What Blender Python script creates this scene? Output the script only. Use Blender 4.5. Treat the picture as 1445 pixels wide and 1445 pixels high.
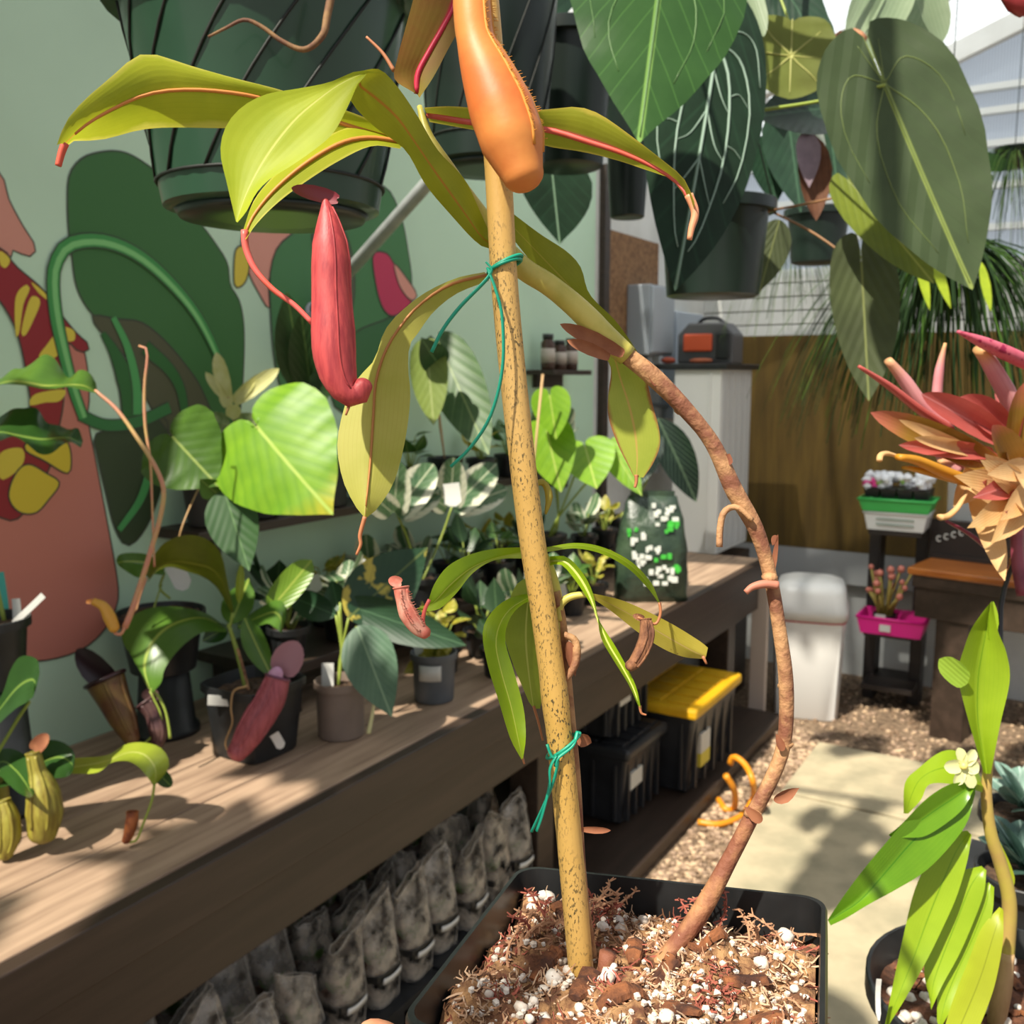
import bpy, bmesh, math, random
from mathutils import Vector, Matrix, noise as mnoise
for o in list(bpy.data.objects): bpy.data.objects.remove(o)
SC = bpy.context.scene
COL = SC.collection
V = Vector
# ------------------------------------------------------------------ camera
F = 1350.0; IMG = 1445.0
YAW = math.radians(31.4); PITCH = math.atan(192 / F)
CAM = V((0, 0, 1.5))
cd = bpy.data.cameras.new('camera'); cam = bpy.data.objects.new('camera', cd); COL.objects.link(cam)
cd.sensor_width = 36; cd.sensor_fit = 'HORIZONTAL'; cd.lens = F / IMG * 36
cam.location = CAM; cam.rotation_euler = (math.pi / 2 - PITCH, 0, YAW)
cd.clip_start = 0.02; cd.clip_end = 200
cd.dof.use_dof = True; cd.dof.focus_distance = 0.43; cd.dof.aperture_fstop = 20
SC.camera = cam
# ------------------------------------------------------------------ sky, sun, exposure
TO_SUN = V((-0.10, -0.60, 0.79)).normalized()
w = bpy.data.worlds.new('sky'); SC.world = w; w.use_nodes = True
nt = w.node_tree; bg = nt.nodes['Background']
sky = nt.nodes.new('ShaderNodeTexSky'); sky.sky_type = 'NISHITA'; sky.sun_disc = False
sky.sun_elevation = math.asin(TO_SUN.z); sky.sun_rotation = math.atan2(TO_SUN.x, TO_SUN.y)
sky.air_density = 1.0; sky.dust_density = 2.5; sky.ozone_density = 1.0
hz = nt.nodes.new('ShaderNodeMix'); hz.data_type = 'RGBA'; hz.inputs[0].default_value = 0.45   # thin bright cloud over the blue
hz.inputs[7].default_value = (9.0, 8.8, 8.4, 1); nt.links.new(sky.outputs[0], hz.inputs[6])
nt.links.new(hz.outputs[2], bg.inputs[0]); bg.inputs[1].default_value = 0.074
sd = bpy.data.lights.new('sun', 'SUN'); sd.energy = 6.1; sd.angle = math.radians(1.2); sd.color = (1, 0.93, 0.80)
so = bpy.data.objects.new('sun', sd); COL.objects.link(so)
so.rotation_euler = (-TO_SUN).to_track_quat('-Z', 'Y').to_euler(); so.location = (0, -2, 6)
vs = SC.view_settings
vs.view_transform = 'Standard'; vs.look = 'None'; vs.gamma = 1; vs.use_curve_mapping = False; vs.exposure = 0.45
# ------------------------------------------------------------------ geometry helpers
fw = V((-math.sin(YAW) * math.cos(PITCH), math.cos(YAW) * math.cos(PITCH), -math.sin(PITCH)))
rt = V((math.cos(YAW), math.sin(YAW), 0)); up = rt.cross(fw)
def ray(x, y): return fw + rt * ((x - 722.5) / F) - up * ((y - 722.5) / F)
def P(x, y, d): return CAM + ray(x, y) * d
def onz(x, y, z):
    v = ray(x, y); d = (z - CAM.z) / v.z; return CAM + v * d
def onx(x, y, X):
    v = ray(x, y); d = (X - CAM.x) / v.x; return CAM + v * d
def ony(x, y, Y):
    v = ray(x, y); d = (Y - CAM.y) / v.y; return CAM + v * d
def dep(p): return (p - CAM).dot(fw)
def S(px, d): return px * d / F
def T(pts, d0=None, d1=None):
    "traced points (x, y) or (x, y, d) to world points"
    n = len(pts); out = []
    if d1 is None: d1 = d0
    for i, p in enumerate(pts):
        d = p[2] if len(p) > 2 else d0 + (d1 - d0) * i / max(1, n - 1)
        out.append(P(p[0], p[1], d))
    return out
def cr(pts, n, closed=False):
    "Catmull-Rom, resampled evenly to n points"
    m = len(pts)
    if m < 3 and not closed:
        return [pts[0].lerp(pts[-1], i / (n - 1)) for i in range(n)]
    dense = []; segs = m if closed else m - 1
    for i in range(segs):
        if closed: a, b, c, d = pts[i - 1], pts[i], pts[(i + 1) % m], pts[(i + 2) % m]
        else:
            b, c = pts[i], pts[i + 1]
            a = pts[i - 1] if i > 0 else b * 2 - c
            d = pts[i + 2] if i + 2 < m else c * 2 - b
        for k in range(10):
            t = k / 10
            dense.append(0.5 * ((2 * b) + (c - a) * t + (2 * a - 5 * b + 4 * c - d) * t * t + (3 * b - a - 3 * c + d) * t ** 3))
    dense.append(pts[0].copy() if closed else pts[-1].copy())
    L = [0]
    for i in range(1, len(dense)): L.append(L[-1] + (dense[i] - dense[i - 1]).length)
    out = []; j = 0; tot = L[-1]
    for i in range(n):
        s = tot * i / (n if closed else n - 1)
        while j < len(L) - 2 and L[j + 1] < s: j += 1
        k = (s - L[j]) / max(1e-9, L[j + 1] - L[j])
        out.append(dense[j].lerp(dense[j + 1], min(1, max(0, k))))
    return out
def lin(vals, n):
    out = []
    for i in range(n):
        s = i / max(1, n - 1) * (len(vals) - 1); j = min(int(s), len(vals) - 2) if len(vals) > 1 else 0
        if len(vals) == 1: out.append(vals[0]); continue
        t = s - j; out.append(vals[j] * (1 - t) + vals[j + 1] * t)
    return out
class MB:
    "collects shapes for ONE mesh"
    def __init__(s): s.v = []; s.f = []; s.uv = []; s.mi = []
    def add(s, vs, fs, uv=None, mi=0):
        o = len(s.v); s.v += [V(q) for q in vs]
        s.uv += uv if uv else [(0.5, 0.5)] * len(vs)
        for q in fs: s.f.append([o + i for i in q]); s.mi.append(mi)
        return s
    def tube(s, pts, rad, n=8, cap=True, mi=0, flat=1.0, fdir=None):
        m = len(pts); rad = lin(rad, m) if isinstance(rad, (list, tuple)) else [rad] * m
        t0 = (pts[1] - pts[0]).normalized()
        nn = (fdir.copy() if fdir else (V((0, 0, 1)) if abs(t0.z) < .9 else V((1, 0, 0))))
        nn = (nn - t0 * nn.dot(t0)).normalized()
        vs = []; uv = []
        for i, p in enumerate(pts):
            t = (pts[min(i + 1, m - 1)] - pts[max(i - 1, 0)])
            if t.length > 1e-9: t.normalize()
            else: t = t0
            nn = nn - t * nn.dot(t)
            if nn.length < 1e-6: nn = t.orthogonal()
            nn.normalize(); b = t.cross(nn)
            for k in range(n):
                a = 2 * math.pi * k / n
                vs.append(p + (nn * (math.cos(a) * flat) + b * math.sin(a)) * rad[i]); uv.append((k / n, i / max(1, m - 1)))
        fs = [[i * n + k, i * n + (k + 1) % n, (i + 1) * n + (k + 1) % n, (i + 1) * n + k] for i in range(m - 1) for k in range(n)]
        if cap: fs.append(list(range(n))[::-1]); fs.append([(m - 1) * n + k for k in range(n)])
        return s.add(vs, fs, uv, mi)
    def box(s, c, size, rot=None, mi=0, taper=1.0):
        "centre, full size; taper scales the bottom"
        vs = []
        for z in (-.5, .5):
            k = taper if z < 0 else 1
            for x, y in ((-.5, -.5), (.5, -.5), (.5, .5), (-.5, .5)):
                q = V((x * size[0] * k, y * size[1] * k, z * size[2]))
                if rot: q = rot @ q
                vs.append(V(c) + q)
        return s.add(vs, [[3, 2, 1, 0], [4, 5, 6, 7], [0, 1, 5, 4], [1, 2, 6, 5], [2, 3, 7, 6], [3, 0, 4, 7]], None, mi)
    def lathe(s, c, prof, n=24, mi=0, mat3=None, sq=0.0, closed=False):
        "prof: (r, z) list; sq > 0 squares the section (superellipse)"
        vs = []; uv = []
        for j, (r, z) in enumerate(prof):
            for k in range(n):
                a = 2 * math.pi * (k + .5) / n; ca, sa = math.cos(a), math.sin(a)
                if sq:
                    e = 2.0 / sq; q = (abs(ca) ** sq + abs(sa) ** sq) ** (-1.0 / sq); ca, sa = ca * q, sa * q
                p = V((r * ca, r * sa, z)); 
                if mat3: p = mat3 @ p
                vs.append(V(c) + p); uv.append((k / n, j / max(1, len(prof) - 1)))
        fs = [[j * n + k, j * n + (k + 1) % n, (j + 1) * n + (k + 1) % n, (j + 1) * n + k] for j in range(len(prof) - 1) for k in range(n)]
        fs.append(list(range(n))[::-1]); fs.append([(len(prof) - 1) * n + k for k in range(n)])
        return s.add(vs, fs, uv, mi)
    def ball(s, c, r, n=6, sc=(1, 1, 1), rot=None, mi=0, jit=0, rnd=random):
        prof = []; vs = []; m = max(3, n // 2 + 1)
        for j in range(m + 1):
            t = math.pi * j / m
            for k in range(n):
                a = 2 * math.pi * k / n
                q = V((math.sin(t) * math.cos(a) * sc[0], math.sin(t) * math.sin(a) * sc[1], -math.cos(t) * sc[2])) * r
                if jit: q *= 1 + rnd.uniform(-jit, jit) * (0 if j in (0, m) else 1)
                if rot: q = rot @ q
                vs.append(V(c) + q)
        fs = [[j * n + k, j * n + (k + 1) % n, (j + 1) * n + (k + 1) % n, (j + 1) * n + k] for j in range(m) for k in range(n)]
        return s.add(vs, fs, None, mi)
    def build(s, name, mats, parent=None, smooth=True, solid=0, bevel=0, sub=0, auto=False):
        off = ROOT.get(parent.name) if parent else None
        if off is None:
            if parent is None:
                lo = V((min(q.x for q in s.v), min(q.y for q in s.v), min(q.z for q in s.v)))
                hi = V((max(q.x for q in s.v), max(q.y for q in s.v), max(q.z for q in s.v)))
                off = V(((lo.x + hi.x) / 2, (lo.y + hi.y) / 2, lo.z))
            else: off = V((0, 0, 0))
        me = bpy.data.meshes.new(name)
        me.from_pydata([q - off for q in s.v], [], s.f)
        if not isinstance(mats, (list, tuple)): mats = [mats]
        for m in mats: me.materials.append(m)
        for p, i in zip(me.polygons, s.mi): p.material_index = i; p.use_smooth = smooth
        ul = me.uv_layers.new(name='UVMap')
        for lp in me.loops: ul.data[lp.index].uv = s.uv[lp.vertex_index]
        o = bpy.data.objects.new(name, me); COL.objects.link(o)
        if parent: o.parent = parent; ROOT[o.name] = off
        else: o.location = off; ROOT[o.name] = off
        if bevel:
            b = o.modifiers.new('bevel', 'BEVEL'); b.width = bevel; b.segments = 2; b.limit_method = 'ANGLE'
        if sub:
            b = o.modifiers.new('sub', 'SUBSURF'); b.levels = sub; b.render_levels = sub
        if solid:
            b = o.modifiers.new('solid', 'SOLIDIFY'); b.thickness = solid; b.offset = 0
        return o
ROOT = {}
def tag(o, label=None, cat=None, group=None, kind=None):
    if label: o['label'] = label
    if cat: o['category'] = cat
    if group: o['group'] = group
    if kind: o['kind'] = kind
    return o
def thing(name, label, cat, loc, group=None):
    o = bpy.data.objects.new(name, None); COL.objects.link(o); o.location = loc; o.empty_display_size = .05
    ROOT[o.name] = V(loc); return tag(o, label, cat, group)
def copy_tree(o, loc=None, rz=None, parent=None, label=None):
    c = o.copy(); COL.objects.link(c)
    if parent: c.parent = parent
    if loc is not None: c.location = loc
    if rz is not None: c.rotation_euler = (c.rotation_euler[0], c.rotation_euler[1], rz)
    if label: c['label'] = label
    for ch in [q for q in o.children]: copy_tree(ch, parent=c)
    return c
# ------------------------------------------------------------------ materials
MATS = {}
def lc(h):
    "#rrggbb to linear"
    h = h.lstrip('#'); c = [int(h[i:i + 2], 16) / 255 for i in (0, 2, 4)]
    return tuple(x / 12.92 if x <= .04045 else ((x + .055) / 1.055) ** 2.4 for x in c) + (1,)
class NB:
    def __init__(s, m): s.m = m; m.use_nodes = True; s.t = m.node_tree; s.b = s.t.nodes['Principled BSDF']; s.out = s.t.nodes['Material Output']
    def n(s, typ, **kw):
        x = s.t.nodes.new(typ)
        for k, v in kw.items():
            if isinstance(k, str) and k.startswith('i_'): x.inputs[int(k[2:])].default_value = v
            else: setattr(x, k, v)
        return x
    def l(s, a, b): s.t.links.new(a, b)
    def math(s, op, a, b=None, clamp=False):
        x = s.n('ShaderNodeMath', operation=op, use_clamp=clamp)
        for i, q in enumerate((a, b)):
            if q is None: continue
            if isinstance(q, (int, float)): x.inputs[i].default_value = q
            else: s.l(q, x.inputs[i])
        return x.outputs[0]
    def mix(s, f, a, b):
        x = s.n('ShaderNodeMix', data_type='RGBA')
        for i, q in ((0, f), (6, a), (7, b)):
            if isinstance(q, (int, float, tuple)): x.inputs[i].default_value = q
            else: s.l(q, x.inputs[i])
        return x.outputs[2]
    def ramp(s, x, a, b):
        q = s.n('ShaderNodeMapRange'); q.inputs[1].default_value = a; q.inputs[2].default_value = b; s.l(x, q.inputs[0]); return q.outputs[0]
    def noise(s, scale, detail=4, rough=.55, stretch=None, coord='Object'):
        tc = s.n('ShaderNodeTexCoord'); x = s.n('ShaderNodeTexNoise'); x.inputs['Scale'].default_value = scale; x.inputs['Detail'].default_value = detail; x.inputs['Roughness'].default_value = rough
        if stretch:
            mp = s.n('ShaderNodeMapping'); mp.inputs[3].default_value = stretch; s.l(tc.outputs[coord], mp.inputs[0]); s.l(mp.outputs[0], x.inputs[0])
        else: s.l(tc.outputs[coord], x.inputs[0])
        return x.outputs[0]
    def bump(s, h, st, dist=.002):
        x = s.n('ShaderNodeBump'); x.inputs['Strength'].default_value = st; x.inputs['Distance'].default_value = dist; s.l(h, x.inputs['Height']); s.l(x.outputs[0], s.b.inputs['Normal']); return x
def mat(name, col, rough=.5, metal=0, col2=None, ns=20, lo=.4, hi=.65, bump=0, bs=80, bd=.002, stretch=None, spec=.5, trans=0, coat=0):
    if name in MATS: return MATS[name]
    m = bpy.data.materials.new(name); q = NB(m)
    q.b.inputs['Base Color'].default_value = lc(col); q.b.inputs['Roughness'].default_value = rough; q.b.inputs['Metallic'].default_value = metal
    q.b.inputs['Specular IOR Level'].default_value = spec; q.b.inputs['Coat Weight'].default_value = coat
    c = None
    if col2:
        c = q.mix(q.ramp(q.noise(ns, stretch=stretch), lo, hi), lc(col), lc(col2)); q.l(c, q.b.inputs['Base Color'])
    if bump: q.bump(q.noise(bs, stretch=stretch), bump, bd)
    if trans:
        t = q.n('ShaderNodeBsdfTranslucent'); mx = q.n('ShaderNodeMixShader'); mx.inputs[0].default_value = trans
        if c: q.l(c, t.inputs[0])
        else: t.inputs[0].default_value = lc(col)
        q.l(q.b.outputs[0], mx.inputs[1]); q.l(t.outputs[0], mx.inputs[2]); q.l(mx.outputs[0], q.out.inputs[0])
    MATS[name] = m; return m
def leafmat(name, col, col2=None, mid=None, midw=.04, vein=None, vn=9, vslope=.9, vw=.1, va=.5, trans=.3, rough=.38, edge=None, ew=.4, ns=40, tip=None, spots=None, spot_s=90, spot_t=.66, bmp=.25, par=False, spec=.4):
    "leaf: UV u across (midrib at .5), v along"
    if name in MATS: return MATS[name]
    m = bpy.data.materials.new(name); q = NB(m)
    uv = q.n('ShaderNodeUVMap'); sx = q.n('ShaderNodeSeparateXYZ'); q.l(uv.outputs[0], sx.inputs[0])
    u, v = sx.outputs[0], sx.outputs[1]
    du = q.math('ABSOLUTE', q.math('SUBTRACT', u, .5))
    nz = q.noise(ns)
    c = q.mix(q.ramp(nz, .35, .7), lc(col), lc(col2 or col))
    if tip: c = q.mix(q.ramp(q.math('ADD', v, q.math('MULTIPLY', q.math('SUBTRACT', nz, .5), .3)), .72, 1.0), c, lc(tip))
    if edge:
        e = q.math('ADD', du, q.math('MULTIPLY', q.math('SUBTRACT', q.noise(ns * 2), .5), .22))
        c = q.mix(q.ramp(e, ew - .05, ew + .02), c, lc(edge))
    if spots: c = q.mix(q.ramp(q.noise(spot_s, 3), spot_t, spot_t + .04), c, lc(spots))
    h = None
    if vn:
        if par: s = q.math('MULTIPLY', du, vn)
        else: s = q.math('SUBTRACT', q.math('MULTIPLY', v, vn), q.math('MULTIPLY', du, vn * vslope))
        fr = q.math('ABSOLUTE', q.math('SUBTRACT', q.math('FRACT', s), .5))
        vl = q.ramp(fr, vw, vw * .2)
        if vein: c = q.mix(q.math('MULTIPLY', vl, va), c, lc(vein))
        h = q.math('MULTIPLY', fr, 2.0)
    if mid:
        mf = q.ramp(du, midw, midw * .45); c = q.mix(mf, c, lc(mid))
    q.l(c, q.b.inputs['Base Color']); q.b.inputs['Roughness'].default_value = rough; q.b.inputs['Specular IOR Level'].default_value = spec
    if h is not None and bmp: q.bump(h, bmp, .0015)
    t = q.n('ShaderNodeBsdfTranslucent'); mx = q.n('ShaderNodeMixShader'); mx.inputs[0].default_value = trans
    q.l(c, t.inputs[0]); q.l(q.b.outputs[0], mx.inputs[1]); q.l(t.outputs[0], mx.inputs[2]); q.l(mx.outputs[0], q.out.inputs[0])
    MATS[name] = m; return m
# ------------------------------------------------------------------ plant helpers
def leaf3(parent, Lp, Mp, Rp, m, d=None, d1=None, dl=0, dr=0, n=26, k=4, name='leaf', ripple=0, rf=5, bulge=0.0):
    "leaf lofted over three traced rails: one edge, midrib, other edge"
    def off(pts, e): return [(p[0], p[1], (p[2] if len(p) > 2 else (d + ((d1 if d1 is not None else d) - d) * i / max(1, len(pts) - 1))) + e) for i, p in enumerate(pts)]
    A, B, C = (cr(T(off(q, e)), n) for q, e in ((Lp, dl), (Mp, 0), (Rp, dr)))
    vs = []; uv = []
    for i in range(n):
        t = i / (n - 1)
        for j in range(-k, k + 1):
            s = j / k; e = C[i] if s > 0 else A[i]; a = abs(s)
            p = B[i].lerp(e, a)
            if bulge: p = p - fw * (bulge * math.sin(math.pi * a) * (e - B[i]).length)
            if ripple: p = p + up * (ripple * a * a * math.sin(rf * 6.28 * t + (1.7 if s > 0 else 0)) * math.sin(math.pi * t))
            vs.append(p); uv.append((.5 + .5 * s, t))
    w = 2 * k + 1
    fs = [[i * w + j, i * w + j + 1, (i + 1) * w + j + 1, (i + 1) * w + j] for i in range(n - 1) for j in range(w - 1)]
    o = MB().add(vs, fs, uv).build(name, m, parent); o['_mid'] = 0
    return o, B
OUT = {
 'heart': [(0, 0), (-.09, .02), (-.18, .09), (-.23, .32), (-.21, .58), (-.1, .85), (.08, 1), (.3, .97), (.55, .75), (.76, .45), (.9, .18), (.97, .05), (1, 0)],
 'longheart': [(0, 0), (-.11, .004), (-.22, .02), (-.285, .12), (-.28, .32), (-.22, .62), (-.1, .87), (.1, 1), (.32, .97), (.55, .82), (.75, .55), (.9, .25), (1, 0)],
 'ovate': [(0, 0), (.01, .22), (.08, .6), (.22, .92), (.38, 1), (.58, .86), (.78, .52), (.92, .18), (1, 0)],
 'lance': [(0, 0), (.03, .25), (.15, .7), (.32, .97), (.5, 1), (.7, .8), (.86, .45), (.95, .18), (1, 0)],
 'oblong': [(0, 0), (.03, .3), (.12, .75), (.3, .97), (.6, 1), (.82, .82), (.93, .45), (1, 0)],
 'round': [(0, 0), (-.06, .2), (-.05, .6), (.1, .9), (.35, 1), (.62, .93), (.84, .65), (.96, .3), (1, 0)],
 'strap': [(0, 0), (.01, .55), (.15, .8), (.4, 1), (.7, .9), (.9, .5), (1, 0)],
}
def leafp(parent, base, tip, width, m, shape='ovate', wd=0.0, droop=0.0, cup=0.0, wave=0.0, wf=3, name='leaf', rings=5, n=30, veins=None, vm=None, side=None):
    "leaf from world base and tip; width = full width (m); wd = share of the width turned away along the view"
    a = tip - base; L = a.length; an = a.normalized()
    if side is None:
        ra = an.dot(rt); ua = an.dot(up)
        q = math.hypot(ra, ua)
        b = (up * ra - rt * ua) / q if q > .05 else rt.copy()
        b = (b + fw * wd); b = (b - an * b.dot(an)).normalized()
    else:
        b = (side - an * side.dot(an)).normalized()
    nn = an.cross(b).normalized()
    if nn.dot(fw) > 0: nn = -nn
    half = OUT[shape]
    op = cr([V((x, y, 0)) for x, y in half], n // 2 + 1)
    outl = [(q.x, q.y) for q in op] + [(q.x, -q.y) for q in op[-2:0:-1]]
    W = width / 2
    def pos(x, y, lift=0):
        return base + an * (x * L) + b * (y * W) + nn * (-droop * L * x * x + cup * W * y * y + wave * W * abs(y) * math.sin(wf * 6.28 * x + (2 if y > 0 else 0)) + lift) + an * (-droop * droop * .6 * L * x * x)
    vs = [pos(0, 0)]; uv = [(.5, 0)]; N = len(outl)
    # rings shrink towards the midrib line, not towards one point
    def cen(x): return (max(0.0, x), 0.0)
    for r in range(1, rings + 1):
        t = r / rings
        for (x, y) in outl:
            cx, cy = cen(x)
            X, Y = cx + (x - cx) * t, cy + (y - cy) * t
            vs.append(pos(X, Y)); uv.append((.5 + .5 * Y, X))
    fs = []
    mb = MB()
    for k in range(N):
        k2 = (k + 1) % N
        for r in range(rings - 1):
            fs.append([1 + r * N + k, 1 + r * N + k2, 1 + (r + 1) * N + k2, 1 + (r + 1) * N + k])
    # close the middle between the two halves of the first ring
    h = N // 2
    for k in range(h):
        q = [1 + k, 1 + k + 1, 1 + (N - k - 1) % N, 1 + (N - k) % N]
        q = list(dict.fromkeys(q))
        if len(q) > 2: fs.append(q[::-1])
    mb.add(vs[0:], fs, uv)
    o = mb.build(name, m, parent)
    if veins:
        vb = MB()
        for pts, r in veins:
            pp = cr([V((x, y, 0)) for x, y in pts], 14)
            vb.tube([pos(q.x, q.y, r * .3) for q in pp], [r, r * .35], 5)
        vb.build('vein', vm, o)
    return o
def leafpx(parent, b, t, wpx, m, d=None, **kw):
    "as leafp from traced pixels b = (x, y[, d]), t = (x, y[, d])"
    bd = b[2] if len(b) > 2 else d; td = t[2] if len(t) > 2 else d
    return leafp(parent, P(b[0], b[1], bd), P(t[0], t[1], td), S(wpx, (bd + td) / 2), m, **kw)
def stalk(parent, pts, r, m, d=None, name='stem', n=16, d1=None, sides=7, flat=1.0):
    return MB().tube(cr(T(pts, d, d1), n), r, sides, flat=flat).build(name, m, parent)
def pitcher(parent, pts, rad, m, d=None, d1=None, lid=None, lidm=None, perm=None, wings=True, wm=None, n=26, mouth_tilt=0.0, side=0.0, wr=.12, fringe=0):
    "a hanging trap: traced axis from mouth to foot, half-widths in px"
    ax = cr(T(pts, d, d1), n); dd = [dep(q) for q in ax]
    R = [S(r, q) for r, q in zip(lin(rad, n), dd)]
    mb = MB(); mb.tube(ax, R, 18, cap=False)
    c0 = len(mb.v) - 18
    # rounded foot
    t = (ax[-1] - ax[-2]).normalized(); prev = c0
    base18 = [mb.v[c0 + k].copy() for k in range(18)]
    for j in range(1, 6):
        f_ = math.cos(j / 5.4 * math.pi / 2); e = ax[-1] + t * R[-1] * .8 * math.sin(j / 5.4 * math.pi / 2)
        n0 = len(mb.v)
        for k in range(18): mb.v.append(e + (base18[k] - ax[-1]) * f_); mb.uv.append((k / 18, 1))
        for k in range(18): mb.f.append([prev + k, prev + (k + 1) % 18, n0 + (k + 1) % 18, n0 + k]); mb.mi.append(0)
        prev = n0
    mb.f.append([prev + k for k in range(18)]); mb.mi.append(0)
    # inner wall
    mb.tube([ax[i] for i in range(0, 9)], [R[0] * .93, R[8] * .55], 18, cap=False)
    o = mb.build('pitcher', m, parent)
    t0 = (ax[1] - ax[0]).normalized(); nn = t0.orthogonal().normalized(); bb = t0.cross(nn)
    ring = [ax[0] + (nn * math.cos(a) + bb * math.sin(a)) * R[0] for a in [2 * math.pi * i / 20 for i in range(21)]]
    MB().tube(ring, R[0] * .13, 6, cap=False).build('peristome', perm or m, o)
    if wings:
        for sg in ((-.35, .35) if side == 0 else (side - .3, side + .3)):
            pp = []
            for i in range(n):
                t_ = (ax[min(i + 1, n - 1)] - ax[max(0, i - 1)]).normalized()
                s_ = t_.cross(fw).normalized(); f_ = s_.cross(t_).normalized()
                if f_.dot(fw) > 0: f_ = -f_
                pp.append(ax[i] + (s_ * math.sin(sg * 1.57) + f_ * math.cos(sg * 1.57)) * R[i] * .99)
            wb = MB().tube(pp[1:-2], [S(1.5, dd[0]) + R[n // 2] * wr * .5] * 3, 5)
            if fringe:
                rn = random.Random(3)
                for i in range(fringe):
                    q = pp[2 + int((n - 6) * i / fringe)].lerp(pp[3 + int((n - 6) * i / fringe)], rn.random())
                    dr = (q - ax[min(n - 1, 2 + int((n - 6) * i / fringe))]).normalized() + V((rn.uniform(-.4, .4),) * 3)
                    wb.tube([q, q + dr * S(rn.uniform(4, 7), dd[0])], [S(.8, dd[0]), S(.3, dd[0])], 3)
            wb.build('wing', wm or m, o)
    if lid:
        b, t, wpx = lid
        leafp(o, P(b[0], b[1], b[2] if len(b) > 2 else dd[0]), P(t[0], t[1], t[2] if len(t) > 2 else dd[0]), S(wpx, dd[0]), lidm or m, shape='round', cup=.3, name='lid', rings=3, n=18)
    return o
def pot(parent, c, rt_, rb, h, m, soilm=None, sq=0, lip=.006, liph=.016, n=28, rot=None, soil=.82, name='pot', wall=.0025):
    prof = [(rb * .9, 0), (rb, .003), (rb + (rt_ - rb) * (1 - liph / h), h - liph), (rt_ + lip, h - liph), (rt_ + lip, h - .001), (rt_ + lip - .001, h), (rt_ + lip - wall - .001, h), (rt_ - wall, h - liph), (rb + (rt_ - rb) * soil - wall, h * soil)]
    prof += [(.001, h * soil)]
    o = MB().lathe(c, prof, n, mat3=rot, sq=sq).build(name, m, parent, auto=True)
    sm = o.modifiers.new('edge', 'EDGE_SPLIT'); sm.split_angle = math.radians(40)
    if soilm:
        r = rb + (rt_ - rb) * soil - wall
        rn = random.Random(int(c[0] * 1e4) ^ int(c[1] * 1e4)); sb = MB()
        pr = []
        vs = []; K = 5
        for j in range(K + 1):
            for k in range(n):
                a = 2 * math.pi * (k + .5) / n; ca, sa = math.cos(a), math.sin(a)
                if sq: q = (abs(ca) ** sq + abs(sa) ** sq) ** (-1.0 / sq); ca, sa = ca * q, sa * q
                p = V((r * j / K * ca, r * j / K * sa, h * soil + .003 + rn.uniform(-.002, .004)))
                if rot: p = rot @ p
                vs.append(V(c) + p)
        fs = [[j * n + k, j * n + (k + 1) % n, (j + 1) * n + (k + 1) % n, (j + 1) * n + k] for j in range(K) for k in range(n)]
        sb.add(vs, fs).build('soil', soilm, parent, smooth=False)
    return o
def potpx(parent, cx, yb, yt, wt, wb, z, m, soilm=None, **kw):
    "pot from its picture: centre x, foot y, rim y, rim and foot widths (px), standing at height z"
    p = onz(cx, yb, z); d = dep(p); hf = V((fw.x, fw.y, 0)).normalized()
    rb = S(wb / 2, d); c = p + hf * rb * .8; d2 = d + rb * .8
    h = S((yb - yt), d2) * 1.03
    pot(parent, c, S(wt / 2, d2) - .004, rb, h, m, soilm, lip=.004, **kw)
    return c, h, d2
def box_thing(name, m, label, cat, c, size, rot=None, bevel=.003, group=None, taper=1.0):
    o = MB().box(c, size, rot, taper=taper).build(name, m, None, smooth=False, bevel=bevel); return tag(o, label, cat, group)
# ================================================================== the room
WX = -1.80; BZ = .73; BX = -1.19; FY = 4.9
brown = mat('brown_paint_wood', '#2e2219', .5, col2='#3a2c23', ns=6, stretch=(6, .5, 6), bump=.25, bs=60)
weather = mat('weathered_wood', '#a88e76', .6, col2='#866e5a', ns=5, stretch=(9, .6, 9), bump=.2, bs=50)
whitem = mat('white_paint', '#d9dad6', .5, col2='#c8c9c4', ns=4)
alum = mat('aluminium_bar', '#d5d8d6', .4, metal=.2)
black = mat('black_plastic', '#1b1c1d', .42, col2='#26272a', ns=30)
# floor: bark and gravel ground with loose stones and concrete slabs
gm = mat('gravel_ground', '#8a745c', .95, col2='#4e3d2e', ns=45, bump=.8, bs=120, bd=.01)
fl = MB().add([(-3, -2, 0), (4, -2, 0), (4, 6, 0), (-3, 6, 0)], [[0, 1, 2, 3]]).build('floor', gm, None, smooth=False)
tag(fl, 'brown gravel and bark floor around the concrete path', None, kind='structure')
conc = mat('concrete', '#aea184', .9, col2='#948c72', ns=7, bump=.3, bs=150)
for (x0, x1, y0, y1) in ((-.875, .55, 1.35, 3.27), (-.875, .55, 3.29, 3.83)):
    MB().box(((x0 + x1) / 2, (y0 + y1) / 2, .012), (x1 - x0, y1 - y0, .03)).build('concrete_slab', conc, fl, smooth=False, bevel=.006)
rn = random.Random(5); gb = MB()
for i in range(2600):
    if i < 1500: x = rn.uniform(-1.052, -.86); y = rn.uniform(2.0, 4.0)
    else: x = rn.uniform(-1.1, .5); y = rn.uniform(3.86, 4.85)
    r = rn.uniform(.006, .016)
    gb.ball((x, y, r * .3), r, 5, (1, rn.uniform(.6, 1), .6), Matrix.Rotation(rn.uniform(0, 3), 3, 'Z'), jit=.25, rnd=rn, mi=rn.randrange(3))
tag(gb.build('gravel', [mat('stone_a', '#98806a', .9), mat('stone_b', '#7d6650', .9), mat('stone_c', '#b89e80', .9)], fl, smooth=False), kind='stuff')
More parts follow.
